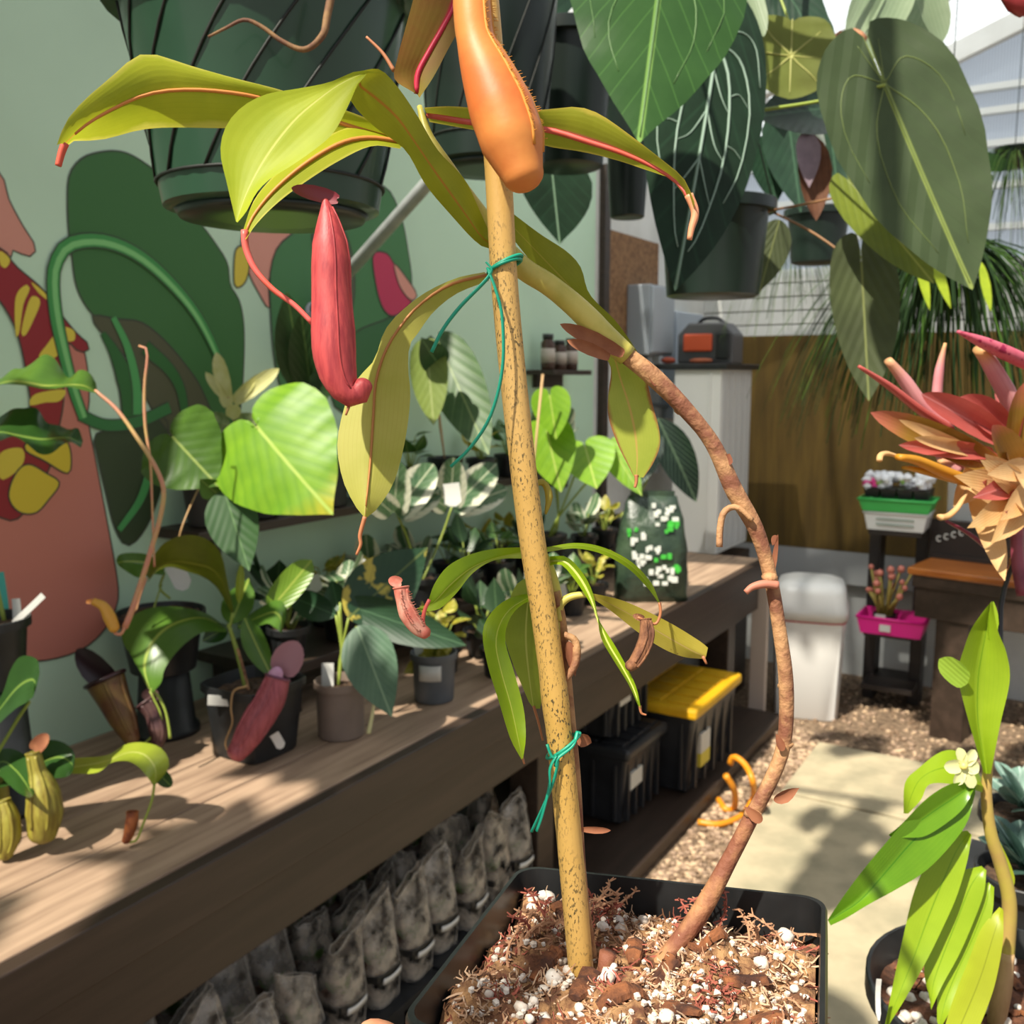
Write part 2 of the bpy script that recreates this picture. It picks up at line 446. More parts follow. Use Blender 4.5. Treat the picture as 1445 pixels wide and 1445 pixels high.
# left wall, painted green with a mural
wallm = mat('sage_wall_paint', '#c6e4c9', .55, col2='#bcd9bf', ns=1.5)
wl = MB().box((WX - .05, .9, 1.25), (.1, 5.4, 2.5)).build('wall_left', wallm, None, smooth=False)
tag(wl, 'sage green painted wall with a mural of pitcher plants', None, kind='structure')
wl2 = MB().box((WX - .05, 4.3, 1.25), (.1, 1.4, 2.5)).build('wall_left_end', whitem, None, smooth=False)
tag(wl2, 'white end section of the left wall behind the electrical box', None, kind='structure')
def br(h, k=1.2):
    return '#' + ''.join('%02x' % min(235, int(int(h[i:i + 2], 16) * k)) for i in (1, 3, 5))
def flat(name, pts, col, k, smooth=8, outline='#3a3f34', ow=2.2, closed=True):
    "one painted shape lying on the wall (traced outline projected onto the wall plane)"
    X = WX + .0006 * k
    pp = [onx(x, y, X) for x, y in pts]
    col = br(col); m = mat('mural_' + col.strip('#'), col, .55)
    q = cr(pp, len(pp) * smooth // 2 if len(pp) > 4 else len(pp) * 6, True)
    bm = bmesh.new(); vs = [bm.verts.new(v) for v in q]
    es = [bm.edges.new((vs[i], vs[(i + 1) % len(vs)])) for i in range(len(vs))]
    bmesh.ops.triangle_fill(bm, use_beauty=True, use_dissolve=False, edges=es)
    bm.verts.index_update()
    mb = MB().add([v.co.copy() for v in bm.verts], [[v.index for v in f.verts] for f in bm.faces]); bm.free()
    o = mb.build(name, m, wl, smooth=False)
    if outline:
        c = sum(q, V((0, 0, 0))) / len(q); hw = S(ow, dep(c)) / 2
        vs = []; n = len(q)
        for i in range(n):
            t = (q[(i + 1) % n] - q[i - 1]).normalized(); s = t.cross(V((1, 0, 0)))
            vs += [q[i] + s * hw + V((.0003, 0, 0)), q[i] - s * hw + V((.0003, 0, 0))]
        MB().add(vs, [[2 * i, 2 * i + 1, (2 * i + 3) % (2 * n), (2 * i + 2) % (2 * n)] for i in range(n)]).build('painted_outline', mat('mural_line', outline, .6), o, smooth=False)
    return o
def band(name, pts, w, col, k, hi=None):
    "a painted stem: a band of even width along a traced line"
    X = WX + .0006 * k
    q = cr([onx(x, y, X) for x, y in pts], 40); n = len(q)
    ws = lin(w if isinstance(w, (list, tuple)) else [w], n)
    def strip(off, wid, mcol, dx, nm, par):
        vs = []
        for i in range(n):
            t = (q[min(i + 1, n - 1)] - q[max(i - 1, 0)]).normalized(); s = t.cross(V((1, 0, 0))); e = S(1, dep(q[i]))
            c = q[i] + s * off * ws[i] * e + V((dx, 0, 0))
            vs += [c + s * ws[i] * wid * e / 2, c - s * ws[i] * wid * e / 2]
        return MB().add(vs, [[2 * i, 2 * i + 1, 2 * i + 3, 2 * i + 2] for i in range(n - 1)]).build(nm, mat('mural_' + br(mcol).strip('#'), br(mcol), .55), par, smooth=False)
    o = strip(0, 1.22, '#2f3a2a', 0, name, wl); strip(0, 1, col, .0003, 'painted_fill', o)
    if hi: strip(.12, .45, hi, .0005, 'painted_highlight', o)
flat('painted_pitcher', [(-90, 430), (-60, 200), (0, 245), (12, 280), (32, 318), (48, 343), (50, 355), (42, 362), (26, 357), (15, 353), (15, 366), (0, 372), (-40, 470)], '#b17a6c', 1)
flat('painted_leaf', [(97, 250), (110, 228), (130, 217), (165, 213), (195, 224), (235, 255), (262, 292), (285, 318), (305, 345), (321, 372), (325, 402), (338, 425), (344, 460), (344, 510), (340, 570), (330, 625), (300, 610), (280, 550), (240, 500), (195, 468), (150, 455), (127, 440), (108, 405), (101, 360), (97, 330), (95, 290)], '#2d5a2b', 2)
flat('painted_leaf', [(130, 445), (165, 450), (200, 455), (232, 480), (262, 515), (285, 550), (300, 600), (270, 640), (230, 600), (205, 560), (190, 520), (165, 490), (140, 466)], '#43452f', 3)
flat('painted_leaf', [(136, 612), (185, 605), (232, 588), (236, 640), (224, 700), (204, 748), (180, 770), (162, 745), (148, 690), (138, 645)], '#2b3a20', 3)
band('painted_stem', [(145, 470), (163, 500), (180, 545), (185, 600)], [8, 26, 24], '#215423', 4)
band('painted_stem', [(160, 448), (180, 490), (192, 540), (194, 585)], [9, 13, 14], '#3f8448', 5)
band('painted_stem', [(205, 490), (238, 520), (255, 550), (262, 590)], [20, 16, 12], '#215423', 5)
flat('painted_pitcher', [(95, 478), (112, 480), (122, 510), (126, 560), (124, 590), (135, 650), (150, 730), (165, 815), (166, 850), (150, 885), (118, 915), (70, 931), (30, 930), (-20, 900), (-80, 800), (-60, 650), (30, 640), (80, 600)], '#a8685a', 4)
flat('painted_rim', [(0, 350), (22, 375), (60, 408), (85, 442), (108, 470), (126, 487), (121, 497), (108, 494), (94, 482), (88, 510), (90, 560), (84, 600), (70, 660), (30, 728), (0, 730), (-50, 700), (-30, 600), (38, 585), (37, 530), (24, 470), (0, 425), (-40, 380)], '#7a1a22', 5)
for pts in ([(22, 420), (36, 402), (42, 408), (33, 430), (27, 470), (22, 472)], [(30, 470), (36, 440), (45, 418), (57, 425), (48, 450), (36, 473)], [(55, 502), (65, 488), (80, 470), (92, 476), (90, 492), (84, 500), (62, 512)], [(42, 572), (50, 556), (92, 550), (84, 566), (64, 568)], [(0, 354), (14, 366), (8, 378), (0, 372)], [(44, 398), (62, 412), (72, 426), (56, 415)], [(88, 462), (104, 466), (105, 480), (92, 480)], [(0, 640), (30, 632), (34, 650), (20, 668), (0, 676)]):
    flat('painted_stripe', pts, '#b8a638', 6, outline=None)
flat('painted_stripe', [(36, 636), (62, 650), (96, 668), (100, 640), (92, 620), (70, 612), (40, 622)], '#b5a02c', 6)
flat('painted_stripe', [(12, 700), (22, 668), (40, 655), (66, 668), (84, 682), (68, 706), (50, 724), (26, 722)], '#b5a02c', 6)
band('painted_stem', [(112, 585), (150, 600), (195, 595), (240, 575)], 15, '#2a6232', 6)
band('painted_stem', [(118, 590), (104, 550), (92, 505), (80, 450), (75, 400), (80, 368), (100, 344), (145, 340), (192, 358), (235, 393), (275, 440), (302, 490), (318, 535), (328, 580)], [14, 18, 18, 17, 13, 8], '#347a3c', 7, hi='#6aa464')
band('painted_stem', [(218, 625), (212, 660), (198, 705), (168, 748)], [9, 13, 9], '#3f8448', 6)
flat('painted_pitcher', [(352, 318), (405, 318), (408, 345), (388, 372), (379, 400), (380, 436), (366, 415), (352, 388), (340, 350)], '#bb8274', 2)
flat('painted_stripe', [(333, 352), (348, 350), (352, 375), (346, 398), (335, 406), (330, 395)], '#b8a638', 3)
flat('painted_leaf', [(381, 420), (383, 375), (395, 345), (425, 320), (480, 270), (540, 262), (564, 300), (575, 350), (580, 410), (552, 446), (500, 470), (470, 520), (440, 560), (405, 565), (388, 510)], '#3b6a40', 4)
flat('painted_leaf', [(440, 320), (470, 300), (495, 350), (500, 420), (480, 480), (455, 420)], '#4a4f3c', 5)
flat('painted_petal', [(526, 362), (545, 357), (556, 372), (572, 395), (584, 418), (572, 436), (552, 446), (536, 424)], '#a62c4c', 6)
flat('painted_petal', [(556, 372), (572, 390), (588, 415), (580, 424), (564, 404)], '#bb8274', 7)
flat('painted_leaf', [(470, 470), (520, 440), (560, 450), (560, 520), (520, 580), (470, 570)], '#2f5a35', 3)
# wall between the bench and the end: framing, OSB board
osb = mat('osb_board', '#8d6a48', .85, col2='#6a4a30', ns=60, bump=.3)
MB().box((WX + .012, 3.66, 1.55), (.03, .05, 1.6)).build('trim_1', brown, None, smooth=False); tag(bpy.data.objects['trim_1'], 'brown wooden batten at the end of the green wall', None, kind='structure')
b = MB().box((WX + .01, 3.95, 1.85), (.02, .52, .50)).build('board_panel', osb, None, smooth=False); tag(b, 'brown chipboard panel behind the grey electrical box', 'board')
# far gable wall
wf = MB().box((0, FY + .05, 1.0), (3.7, .1, 2.0)).build('wall_back', whitem, None, smooth=False)
tag(wf, 'white boarded far end wall below the translucent panels', None, kind='structure')
for i in range(5):
    MB().box((-.7, FY - .012, 1.72 + .068 * i), (2.2, .024, .062)).build('siding_board', whitem, wf, smooth=False, bevel=.003)
q = NB(bpy.data.materials.new('woven_mat')); MATS['woven_mat'] = q.m
tc = q.n('ShaderNodeTexCoord'); sp = q.n('ShaderNodeSeparateXYZ'); q.l(tc.outputs['Object'], sp.inputs[0])
wx_ = q.math('SINE', q.math('MULTIPLY', sp.outputs[0], 900)); wz_ = q.math('SINE', q.math('MULTIPLY', sp.outputs[2], 420))
wv = q.math('MULTIPLY', wx_, wz_)
nz = q.noise(3, stretch=(6, 1, .6))
q.l(q.mix(q.ramp(q.math('ADD', q.math('MULTIPLY', wv, .25), nz), .2, .85), lc('#4a3814'), lc('#866a2c')), q.b.inputs['Base Color']); q.b.inputs['Roughness'].default_value = .85
q.bump(wv, .5, .004)
mt = MB().box((-.75, FY - .042, 1.17), (1.75, .03, 1.06)).build('woven_mat', q.m, None, smooth=False); tag(mt, 'golden brown woven reed mat hung on the far wall', 'mat')
MB().box((-.75, FY - .035, .555), (1.75, .04, .17)).build('baseboard_back', mat('grey_board', '#b5b6b4', .6), None, smooth=False, bevel=.004)
tag(bpy.data.objects['baseboard_back'], 'pale grey board along the foot of the woven mat', None, kind='structure')
# translucent gable glazing with bars
q = NB(bpy.data.materials.new('ribbed_polycarbonate')); MATS['ribbed_polycarbonate'] = q.m
tc = q.n('ShaderNodeTexCoord'); sp = q.n('ShaderNodeSeparateXYZ'); q.l(tc.outputs['Object'], sp.inputs[0])
rb_ = q.math('ABSOLUTE', q.math('SINE', q.math('MULTIPLY', sp.outputs[0], 260)))
tr = q.n('ShaderNodeBsdfTransparent'); tr.inputs[0].default_value = (.95, .97, 1, 1)
tl = q.n('ShaderNodeBsdfTranslucent'); tl.inputs[0].default_value = (.85, .9, .95, 1)
m1 = q.n('ShaderNodeMixShader'); q.l(q.ramp(rb_, -.6, 1.6), m1.inputs[0]); q.l(tr.outputs[0], m1.inputs[1]); q.l(tl.outputs[0], m1.inputs[2])
q.b.inputs['Base Color'].default_value = (.8, .85, .88, 1); q.b.inputs['Roughness'].default_value = .25
m2 = q.n('ShaderNodeMixShader'); m2.inputs[0].default_value = .12; q.l(m1.outputs[0], m2.inputs[1]); q.l(q.b.outputs[0], m2.inputs[2]); q.l(m2.outputs[0], q.out.inputs[0])
poly = q.m
def roofz(x): return 2.93 + .37 * (x + .778)
wn = thing('window_1', 'translucent ribbed gable glazing with aluminium bars', None, (-.3, FY + .03, 2.0)); del wn['label']
tag(wn, 'ribbed translucent gable glazing with white bars', None, kind='structure')
for i in range(4):
    x0 = -1.78 + i * .8; x1 = x0 + .79
    MB().add([(x0, FY + .03, 2.0), (x1, FY + .03, 2.0), (x1, FY + .03, roofz(x1)), (x0, FY + .03, roofz(x0))], [[0, 1, 2, 3]]).build('pane', poly, wn, smooth=False, solid=.006)
    MB().box((x1, FY + .01, (2 + roofz(x1)) / 2), (.045, .05, roofz(x1) - 2)).build('mullion', alum, wn, smooth=False)
for z in (2.0, 2.16, 2.34, 2.52, 2.66, 2.76):
    MB().box((-.3, FY, z), (3.0, .05, .028)).build('bar', alum, wn, smooth=False)
# roof: translucent panels over the far end, rafters
rf = thing('roof_1', 'translucent greenhouse roof panels on white rafters', None, (-.3, 4.0, 2.6)); tag(rf, kind='structure')
for i in range(3):
    y0 = 2.4 + i * .86; y1 = y0 + .85
    MB().add([(-1.8, y0, roofz(-1.8)), (1.6, y0, roofz(1.6)), (1.6, y1, roofz(1.6)), (-1.8, y1, roofz(-1.8))], [[0, 1, 2, 3]]).build('roof_panel', poly, rf, smooth=False, solid=.006)
ang = math.atan(.37)
for y in (2.4, 3.26, 4.12, 4.88):
    MB().box((-.1, y, roofz(-.1) - .05), (3.6, .05, .09), Matrix.Rotation(-ang, 3, 'Y')).build('rafter', whitem, rf, smooth=False, bevel=.004)
for x in (-1.3, -.3, .7):
    MB().box((x, 3.65, roofz(x) - .1), (.04, 2.6, .04)).build('purlin', alum, rf, smooth=False)
# ================================================================== bench
bn = thing('potting_bench', 'long dark brown wooden bench along the mural wall', 'bench', (-1.49, 1.8, 0))
y0, y1 = -.4, 3.97
nb = 4; pw = (BX - WX) / nb
for i in range(nb):
    MB().box((WX + pw * (i + .5), (y0 + y1) / 2, BZ - .018), (pw - .003, y1 - y0, .036)).build('plank', weather, bn, smooth=False, bevel=.003)
MB().box((BX + .014, (y0 + y1) / 2, BZ - .047), (.028, y1 - y0, .09)).build('front_board', brown, bn, smooth=False, bevel=.003)
MB().box((BX - .012, (y0 + y1) / 2, BZ - .155), (.03, y1 - y0, .13)).build('apron', brown, bn, smooth=False, bevel=.003)
for y in (.2, 2.17, 3.72):
    for x in (BX - .07, WX + .07): MB().box((x, y, (BZ - .036) / 2), (.09, .09, BZ - .036)).build('leg', brown, bn, smooth=False, bevel=.004)
    MB().box(((BX + WX) / 2, y, .60), (.5, .06, .09)).build('crossbar', brown, bn, smooth=False, bevel=.003)
pl = MB().box((-1.43, 1.8, .028), (.72, 4.4, .05)).build('lower_shelf', brown, bn, smooth=False, bevel=.004)
# white end panel beside the bench
box_thing('panel_board', mat('beige_panel', '#b9a89a', .6), 'pale upright board at the end of the bench', 'board', (-1.19, 3.93 + .09, .34), (.07, .03, .68))
# stepped riser on the bench, and a narrow wall shelf
rs = thing('plant_riser', 'dark brown stepped plant riser at the back of the bench', 'riser', (-1.66, 2.5, BZ))
MB().box((-1.655, 2.55, .8375), (.29, 2.1, .024)).build('step_board', brown, rs, smooth=False, bevel=.002)
for y in (1.55, 2.2, 2.9, 3.55): MB().box((-1.655, y, .77775), (.26, .03, .0953)).build('support', brown, rs, smooth=False)
sh = thing('wall_shelf', 'narrow dark wooden shelf fixed to the mural wall', 'shelf', (-1.73, 2.4, 1.13))
MB().box((-1.73, 2.4, 1.15), (.15, 2.0, .022)).build('shelf_board', brown, sh, smooth=False, bevel=.002)
for y in (1.5, 2.4, 3.2): MB().box((-1.755, y, 1.11), (.09, .02, .06)).build('bracket', brown, sh, smooth=False)
TZ = .85; SZ = 1.161
# ================================================================== the pitcher plant held up in its pot
skin_stem = mat('dry_brown_stem', '#b2865c', .7, col2='#7c4c36', ns=70, bump=.6, bs=240, bd=.002, lo=.42, hi=.62)
rust_stem = mat('rust_stem', '#7c4a34', .75, col2='#a87850', ns=60, bump=.7, bs=200, bd=.002, lo=.45, hi=.65)
pale_stem = mat('pale_green_stem', '#c8bb5e', .45, col2='#b0a848', ns=60)
green_st = mat('green_stalk', '#8f9a3a', .45)
A_ = leafmat('leaf_lime', '#b4b92c', '#9aa624', mid='#c98a38', midw=.035, vn=14, vslope=.3, va=.15, vein='#8a941c', trans=.48, rough=.35, edge='#c9c552', ew=.47, ns=30, bmp=.032, par=True)
A2 = leafmat('leaf_lime_top', '#aab632', '#9aaa2a', mid='#c4c864', midw=.02, vn=10, va=.1, vein='#98a828', trans=.35, rough=.5, spec=.2, ns=30, bmp=.03, par=True)
A3 = leafmat('leaf_pink_rib', '#a8ab34', '#8f9428', mid='#d8606c', midw=.09, vn=12, va=.12, vein='#858c20', trans=.48, rough=.35, edge='#c8b84a', ew=.47, ns=30, bmp=.03, par=True)
A4 = leafmat('leaf_red_flush', '#8a7a34', '#8e4430', mid='#c22a48', midw=.07, vn=12, va=.1, vein='#7a5a20', trans=.3, rough=.5, spec=.2, ns=25, bmp=.03, par=True)
A5 = leafmat('leaf_pale_under', '#c3bf62', '#b2b24c', mid='#b0763c', midw=.03, vn=16, va=.2, vein='#a8953c', trans=.48, rough=.5, ns=35, bmp=.03, par=True)
A6 = leafmat('leaf_bright', '#9fbc24', '#86a81e', mid='#c3d25a', midw=.03, vn=10, va=.1, vein='#7f9c1a', trans=.48, rough=.3, ns=40, bmp=.03, par=True)
A7 = leafmat('leaf_yellowing', '#c9b850', '#b6a83c', mid='#c8ad6a', midw=.03, vn=12, va=.2, vein='#a08830', trans=.48, rough=.5, ns=40, spots='#8a6a30', spot_s=120, spot_t=.68, par=True, bmp=.03)
redp = mat('pitcher_red', '#c64e4e', .5, col2='#a83a40', ns=150, stretch=(3, 3, .4), bump=.2, bs=500, bd=.0006, trans=.12)
orp = mat('pitcher_orange', '#dc8e46', .5, col2='#cf7034', ns=30, bump=.15, bs=250, bd=.0006, trans=.18)
salm = mat('pitcher_salmon', '#c86a58', .6, col2='#d79a84', ns=160, bump=.2, bs=500, bd=.0006, trans=.1)
dryp = mat('pitcher_dry', '#8a5c3c', .8, col2='#5e3824', ns=120, bump=.8, bs=220, bd=.002, stretch=(2, 2, .5))
dryl = leafmat('leaf_dry', '#a06848', '#7a4630', vn=0, trans=.15, rough=.8, ns=60)
pinkm = mat('tendril_pink', '#d2605a', .45, col2='#c8523c', ns=50)
orm = mat('tendril_orange', '#c8803c', .45)
brm = mat('tendril_brown', '#a86a44', .55)
# --- pot frame (slightly tilted in the hand)
PB = [V((-.2495, .4202, 1.2366)), V((-.0981, .4561, 1.2459))]
e1 = (PB[1] - PB[0]).normalized(); e3 = V((-.08, .08, 1)).normalized(); e2 = e3.cross(e1).normalized(); e1 = e2.cross(e3)
PW = .159; rimc = (PB[0] + PB[1]) / 2 - e2 * PW / 2
PM = Matrix((e1, e2, e3)).transposed()
POTH = .135; potc = rimc - e3 * POTH
np_ = thing('potted_pitcher_plant', 'tall pitcher plant with orange and red pitchers in a hand-held square black pot', 'plant', potc)
blackp = mat('black_pot_plastic', '#161718', .35, col2='#1e1f20', ns=40, bump=.08, bs=30)
mb = MB(); hw = PW / 2
prof = [(hw * .74, 0), (hw * .76, .003), (hw * .955, POTH - .016), (hw * 1.0, POTH - .016), (hw * 1.0, POTH - .002), (hw * .99, POTH), (hw * .965, POTH), (hw * .945, POTH - .02), (hw * .92, POTH - .04), (.001, POTH - .044)]
N = 48
def rsq(r, k, n, rad=.28):
    "rounded square section"
    m = n // 4; c = k // m; j = k % m; a = math.pi / 2 * (c + j / (m - 1)); f = r * (1 - rad * .55)
    cx, cy = ((1, 1), (-1, 1), (-1, -1), (1, -1))[c]
    return V((cx * f + math.cos(a) * (r - f), cy * f + math.sin(a) * (r - f), 0))
vs = [potc + PM @ (rsq(r, k, N) + V((0, 0, z))) for r, z in prof for k in range(N)]
fs = [[j * N + k, j * N + (k + 1) % N, (j + 1) * N + (k + 1) % N, (j + 1) * N + k] for j in range(len(prof) - 1) for k in range(N)]
fs.append(list(range(N))[::-1])
o = MB().add(vs, fs).build('pot', blackp, np_); tag(o, 'square black plastic pot'); es = o.modifiers.new('e', 'EDGE_SPLIT'); es.split_angle = .6
# --- growing mix
soilc = mat('potting_mix', '#5a3826', .95, col2='#a07a52', ns=110, bump=1, bs=160, bd=.004, lo=.4, hi=.62)
G = 44; SZL = POTH - .015; sr = hw * .935
rn = random.Random(11)
def soil_h(x, y):
    return SZL + .010 * mnoise.noise(V((x * 40, y * 40, 1.3))) + .006 * mnoise.noise(V((x * 110, y * 110, 7))) - .05 * max(0, (max(abs(x), abs(y)) / hw - .8)) ** 1.5
vs = []
for i in range(G + 1):
    for j in range(G + 1):
        x = (i / G * 2 - 1) * sr; y = (j / G * 2 - 1) * sr
        vs.append(potc + PM @ V((x, y, soil_h(x, y))))
fs = [[i * (G + 1) + j, (i + 1) * (G + 1) + j, (i + 1) * (G + 1) + j + 1, i * (G + 1) + j + 1] for i in range(G) for j in range(G)]
soil = MB().add(vs, fs).build('growing_mix', soilc, np_, smooth=False); tag(soil, 'brown moss, bark and white perlite mix')
def sp(x, y, dz=0): return potc + PM @ V((x, y, soil_h(x, y) + dz))
perl = mat('perlite', '#d9d2c8', .9, col2='#c4b4a4', ns=200, bump=.4, bs=500, bd=.001)
for i in range(46):
    x, y = rn.uniform(-1, 1) * sr * .92, rn.uniform(-1, 1) * sr * .92
    if i < 22: x, y = rn.uniform(-.95, -.1) * sr, rn.uniform(-.7, .9) * sr
    r = rn.uniform(.0022, .0042)
    MB().ball(sp(x, y, r * .4), r, 8, (1, rn.uniform(.75, 1), rn.uniform(.6, .9)), Matrix.Rotation(rn.uniform(0, 3), 3, 'X'), jit=.12, rnd=rn).build('perlite_grain', perl, soil)
pb = MB()
for i in range(900):
    x, y = rn.uniform(-1, 1) * sr * .95, rn.uniform(-1, 1) * sr * .95; r = rn.uniform(.0006, .0019)
    pb.ball(sp(x, y, r * .5), r, 5, jit=.2, rnd=rn)
tag(pb.build('fine_perlite', perl, soil, smooth=False), kind='stuff')
bark = mat('bark_chip', '#3e2216', .9, col2='#8a5430', ns=90, bump=1, bs=180, bd=.003, stretch=(1, 1, .3))
for i, (x, y, L, r, a) in enumerate([(-.55, .1, .030, .006, 1.2), (-.3, -.1, .022, .007, 1.4), (-.05, -.2, .022, .007, .5), (.12, .25, .016, .006, .9), (.35, .5, .018, .005, .2), (-.62, .62, .02, .006, 2.2), (.62, .25, .022, .006, .4), (-.1, .42, .02, .006, 1.7), (.7, -.25, .025, .006, .1), (.3, -.3, .02, .005, 2.6), (-.35, -.5, .03, .005, .8), (.15, -.6, .024, .005, 2), (.55, -.6, .02, .005, 1)]):
    p = V((x * sr, y * sr, 0)); dx = V((math.cos(a), math.sin(a), 0)) * L / 2
    pts = [sp(p.x + dx.x * k, p.y + dx.y * k, r * .35) for k in (-1, -.4, .2, .7, 1)]
    MB().tube(pts, [r * .4, r * .75, r * .7, r * .8, r * .35], 7, flat=.5).build('bark_chip', bark, soil, smooth=False)
sm = [mat('moss_tan', '#b08464', .9), mat('moss_rust', '#945040', .9), mat('moss_pale', '#c4a486', .9), mat('moss_dark', '#5e3c24', .9)]
ms = MB()
for i in range(7000):
    x, y = rn.uniform(-1, 1) * sr * .97, rn.uniform(-1, 1) * sr * .97
    if mnoise.noise(V((x * 60, y * 60, 4))) < -.22: continue
    p = sp(x, y, -.0008); a = rn.uniform(0, 6.28); L = rn.uniform(.003, .010)
    dr = V((math.cos(a), math.sin(a), rn.uniform(-.15, .6))); pts = [p]
    for k in range(3):
        dr = (dr + V((rn.uniform(-1, 1), rn.uniform(-1, 1), rn.uniform(-.6, .5)))).normalized(); pts.append(pts[-1] + PM @ dr * (L / 3))
    zone = mnoise.noise(V((x * 45, y * 45, 9)))
    ms.tube(pts, [rn.uniform(.0004, .0008), .00025], 3, cap=False, mi=(1 if zone > .2 else (0 if zone > -.1 else 2)) if rn.random() < .8 else 3)
# feathery strands standing up along the back left rim
for i in range(26):
    t = rn.random(); x, y = (-.9 + .55 * t) * sr, (-.1 + .95 * t) * sr
    if i > 17: x, y = rn.uniform(.1, .9) * sr, rn.uniform(.6, .88) * sr
    p = sp(x, y); dr = V((rn.uniform(-.4, .5), rn.uniform(-.2, .5), .9)); pts = [p]
    for k in range(6):
        dr = (dr + V((rn.uniform(-.4, .4), rn.uniform(-.4, .4), -.1))).normalized(); pts.append(pts[-1] + PM @ dr * .0035)
    ms.tube(pts, [.0009, .0005], 4, mi=0 if i % 3 else 1)
    for q in pts[1:]:
        for s_ in range(4):
            ms.tube([q, q + V((rn.uniform(-1, 1), rn.uniform(-1, 1), rn.uniform(-.5, .6))).normalized() * rn.uniform(.002, .004)], [.0006, .0003], 3, mi=0 if i % 3 else 1)
tag(ms.build('sphagnum_moss', sm, soil, smooth=False), kind='stuff')
# cut stub in the mix
MB().tube(cr(T([(850, 1396), (853, 1372), (858, 1344)], .43), 6), [.0028, .0034, .0040], 10).build('cut_stub', rust_stem, np_)
# --- bamboo stake
q = NB(bpy.data.materials.new('bamboo')); bam = q.m
n1 = q.noise(14, stretch=(1, 1, .35)); n2 = q.noise(1000, 3, stretch=(1, 1, .45)); n3 = q.noise(38, stretch=(1, 1, .5))
c = q.mix(q.ramp(n1, .35, .65), lc('#d2aa66'), lc('#c89c44'))
c = q.mix(q.math('MULTIPLY', q.ramp(n2, .56, .61), q.ramp(n3, .42, .60)), c, lc('#54482c'))
q.l(c, q.b.inputs['Base Color']); q.b.inputs['Roughness'].default_value = .5; q.bump(n2, .15, .001)
sk = [(679, -60, .402), (690, 60, .404), (703, 240, .408), (712, 400, .412), (727, 560, .416), (748, 740, .42), (768, 870, .424), (786, 1010, .428), (803, 1180, .432), (820, 1370, .437), (824, 1420, .44)]
spt = cr(T(sk), 60); ra = [.0058] * 60
for i in (40, 41): ra[i] = .0062
bs = MB().tube(spt, ra, 20).build('bamboo_stake', bam); tag(bs, 'speckled tan bamboo stake pushed into the square black pot', 'stake')
# --- plant ties
tiem = mat('tie_green', '#1aa283', .4, trans=.15)
def tie(label, loops, tails):
    t = thing('plant_tie', label, 'tie', loops[0][0])
    for l in loops: MB().tube(cr(l, 30, True) + [l[0]], .0008, 6, cap=False).build('loop', tiem, t)
    for l in tails: MB().tube(cr(T(l), 24), .0009, 6, flat=.5).build('tail', tiem, t)
def loop(cx, cy, d, rx, dy, n=10):
    c = P(cx, cy, d); out = []
    for i in range(n):
        a = 6.283 * i / n; out.append(c + rt * (math.cos(a) * rx) + up * (-dy * math.cos(a)) - fw * (math.sin(a) * .0071))
    return out
tie('green plastic tie knotted around the upper stake with two long tails', [loop(712, 376, .4115, .0071, -.0028), loop(713, 373, .4115, .0072, -.0036)], [[(688, 378, .404), (690, 390, .403), (650, 432, .402), (625, 465, .402), (609, 497, .403)], [(688, 378, .404), (700, 410, .402), (709, 450, .402), (709, 520, .402), (693, 585, .402), (665, 630, .402), (636, 659, .402)], [(686, 370, .404), (694, 380, .4035), (690, 392, .4035)]])
tie('green plastic tie knotted around the lower stake and a thin brown stem', [loop(795, 1052, .4295, .0074, -.0055)], [[(772, 1050, .422), (779, 1068, .421), (787, 1072, .421), (782, 1100, .421), (768, 1135, .421), (750, 1174, .421)], [(785, 1066, .421), (776, 1085, .42), (775, 1110, .42), (765, 1150, .42), (757, 1173, .42)], [(815, 1032, .426), (808, 1052, .423), (787, 1070, .421), (784, 1082, .421)]])
# --- stems
MB().tube(cr(T([(890, 1402, .448), (930, 1362, .452), (985, 1292, .456), (1030, 1212, .458), (1066, 1142, .457)]), 30), [.0048, .0042, .0046, .0038, .0036], 10).build('stem_base', rust_stem, np_)
MB().tube(cr(T([(1060, 1154, .458), (1095, 1085, .456), (1108, 1035, .455), (1109, 960, .452), (1100, 890, .45), (1088, 820, .448), (1068, 750, .446), (1035, 690, .444), (1005, 625, .442), (965, 575, .44), (920, 530, .438), (880, 498, .437), (845, 470, .436)]), 70), [.0036, .0034, .0036, .0033, .0034, .0044, .0036, .0045, .0037], 10).build('woody_stem', skin_stem, np_)
for k, (x, y, r) in enumerate([(1062, 1148, 13), (1107, 968, 11), (1086, 815, 12), (965, 578, 14), (1040, 700, 12), (1108, 1050, 12)]):
    MB().ball(P(x, y, .456 if y > 900 else .445), S(r, .45), 9, (1, 1, .6), jit=.15, rnd=random.Random(k)).build('stem_node', skin_stem, np_)
MB().tube(cr(T([(885, 502, .437), (850, 470, .434), (815, 435, .432), (775, 402, .43), (740, 380, .428), (712, 352, .427), (690, 322, .425), (660, 280, .425), (630, 235, .425), (605, 195, .427), (592, 150, .43)]), 50), [.0050, .0056, .005, .005, .0045, .0036, .003, .0012], 10).build('green_stem', pale_stem, np_)
MB().tube(cr(T([(784, 835, .429), (793, 880, .432), (800, 960, .436), (806, 1030, .438), (812, 1100, .44), (822, 1250, .447), (840, 1372, .452)]), 30), [.0022, .0026, .0022], 8).build('side_stem', skin_stem, np_)
MB().tube(cr(T([(787, 900, .433), (788, 870, .432), (785, 840, .432), (770, 790, .4305), (750, 775, .4295)]), 20), [.0022, .0028, .0022], 8).build('side_stem', pale_stem, np_)
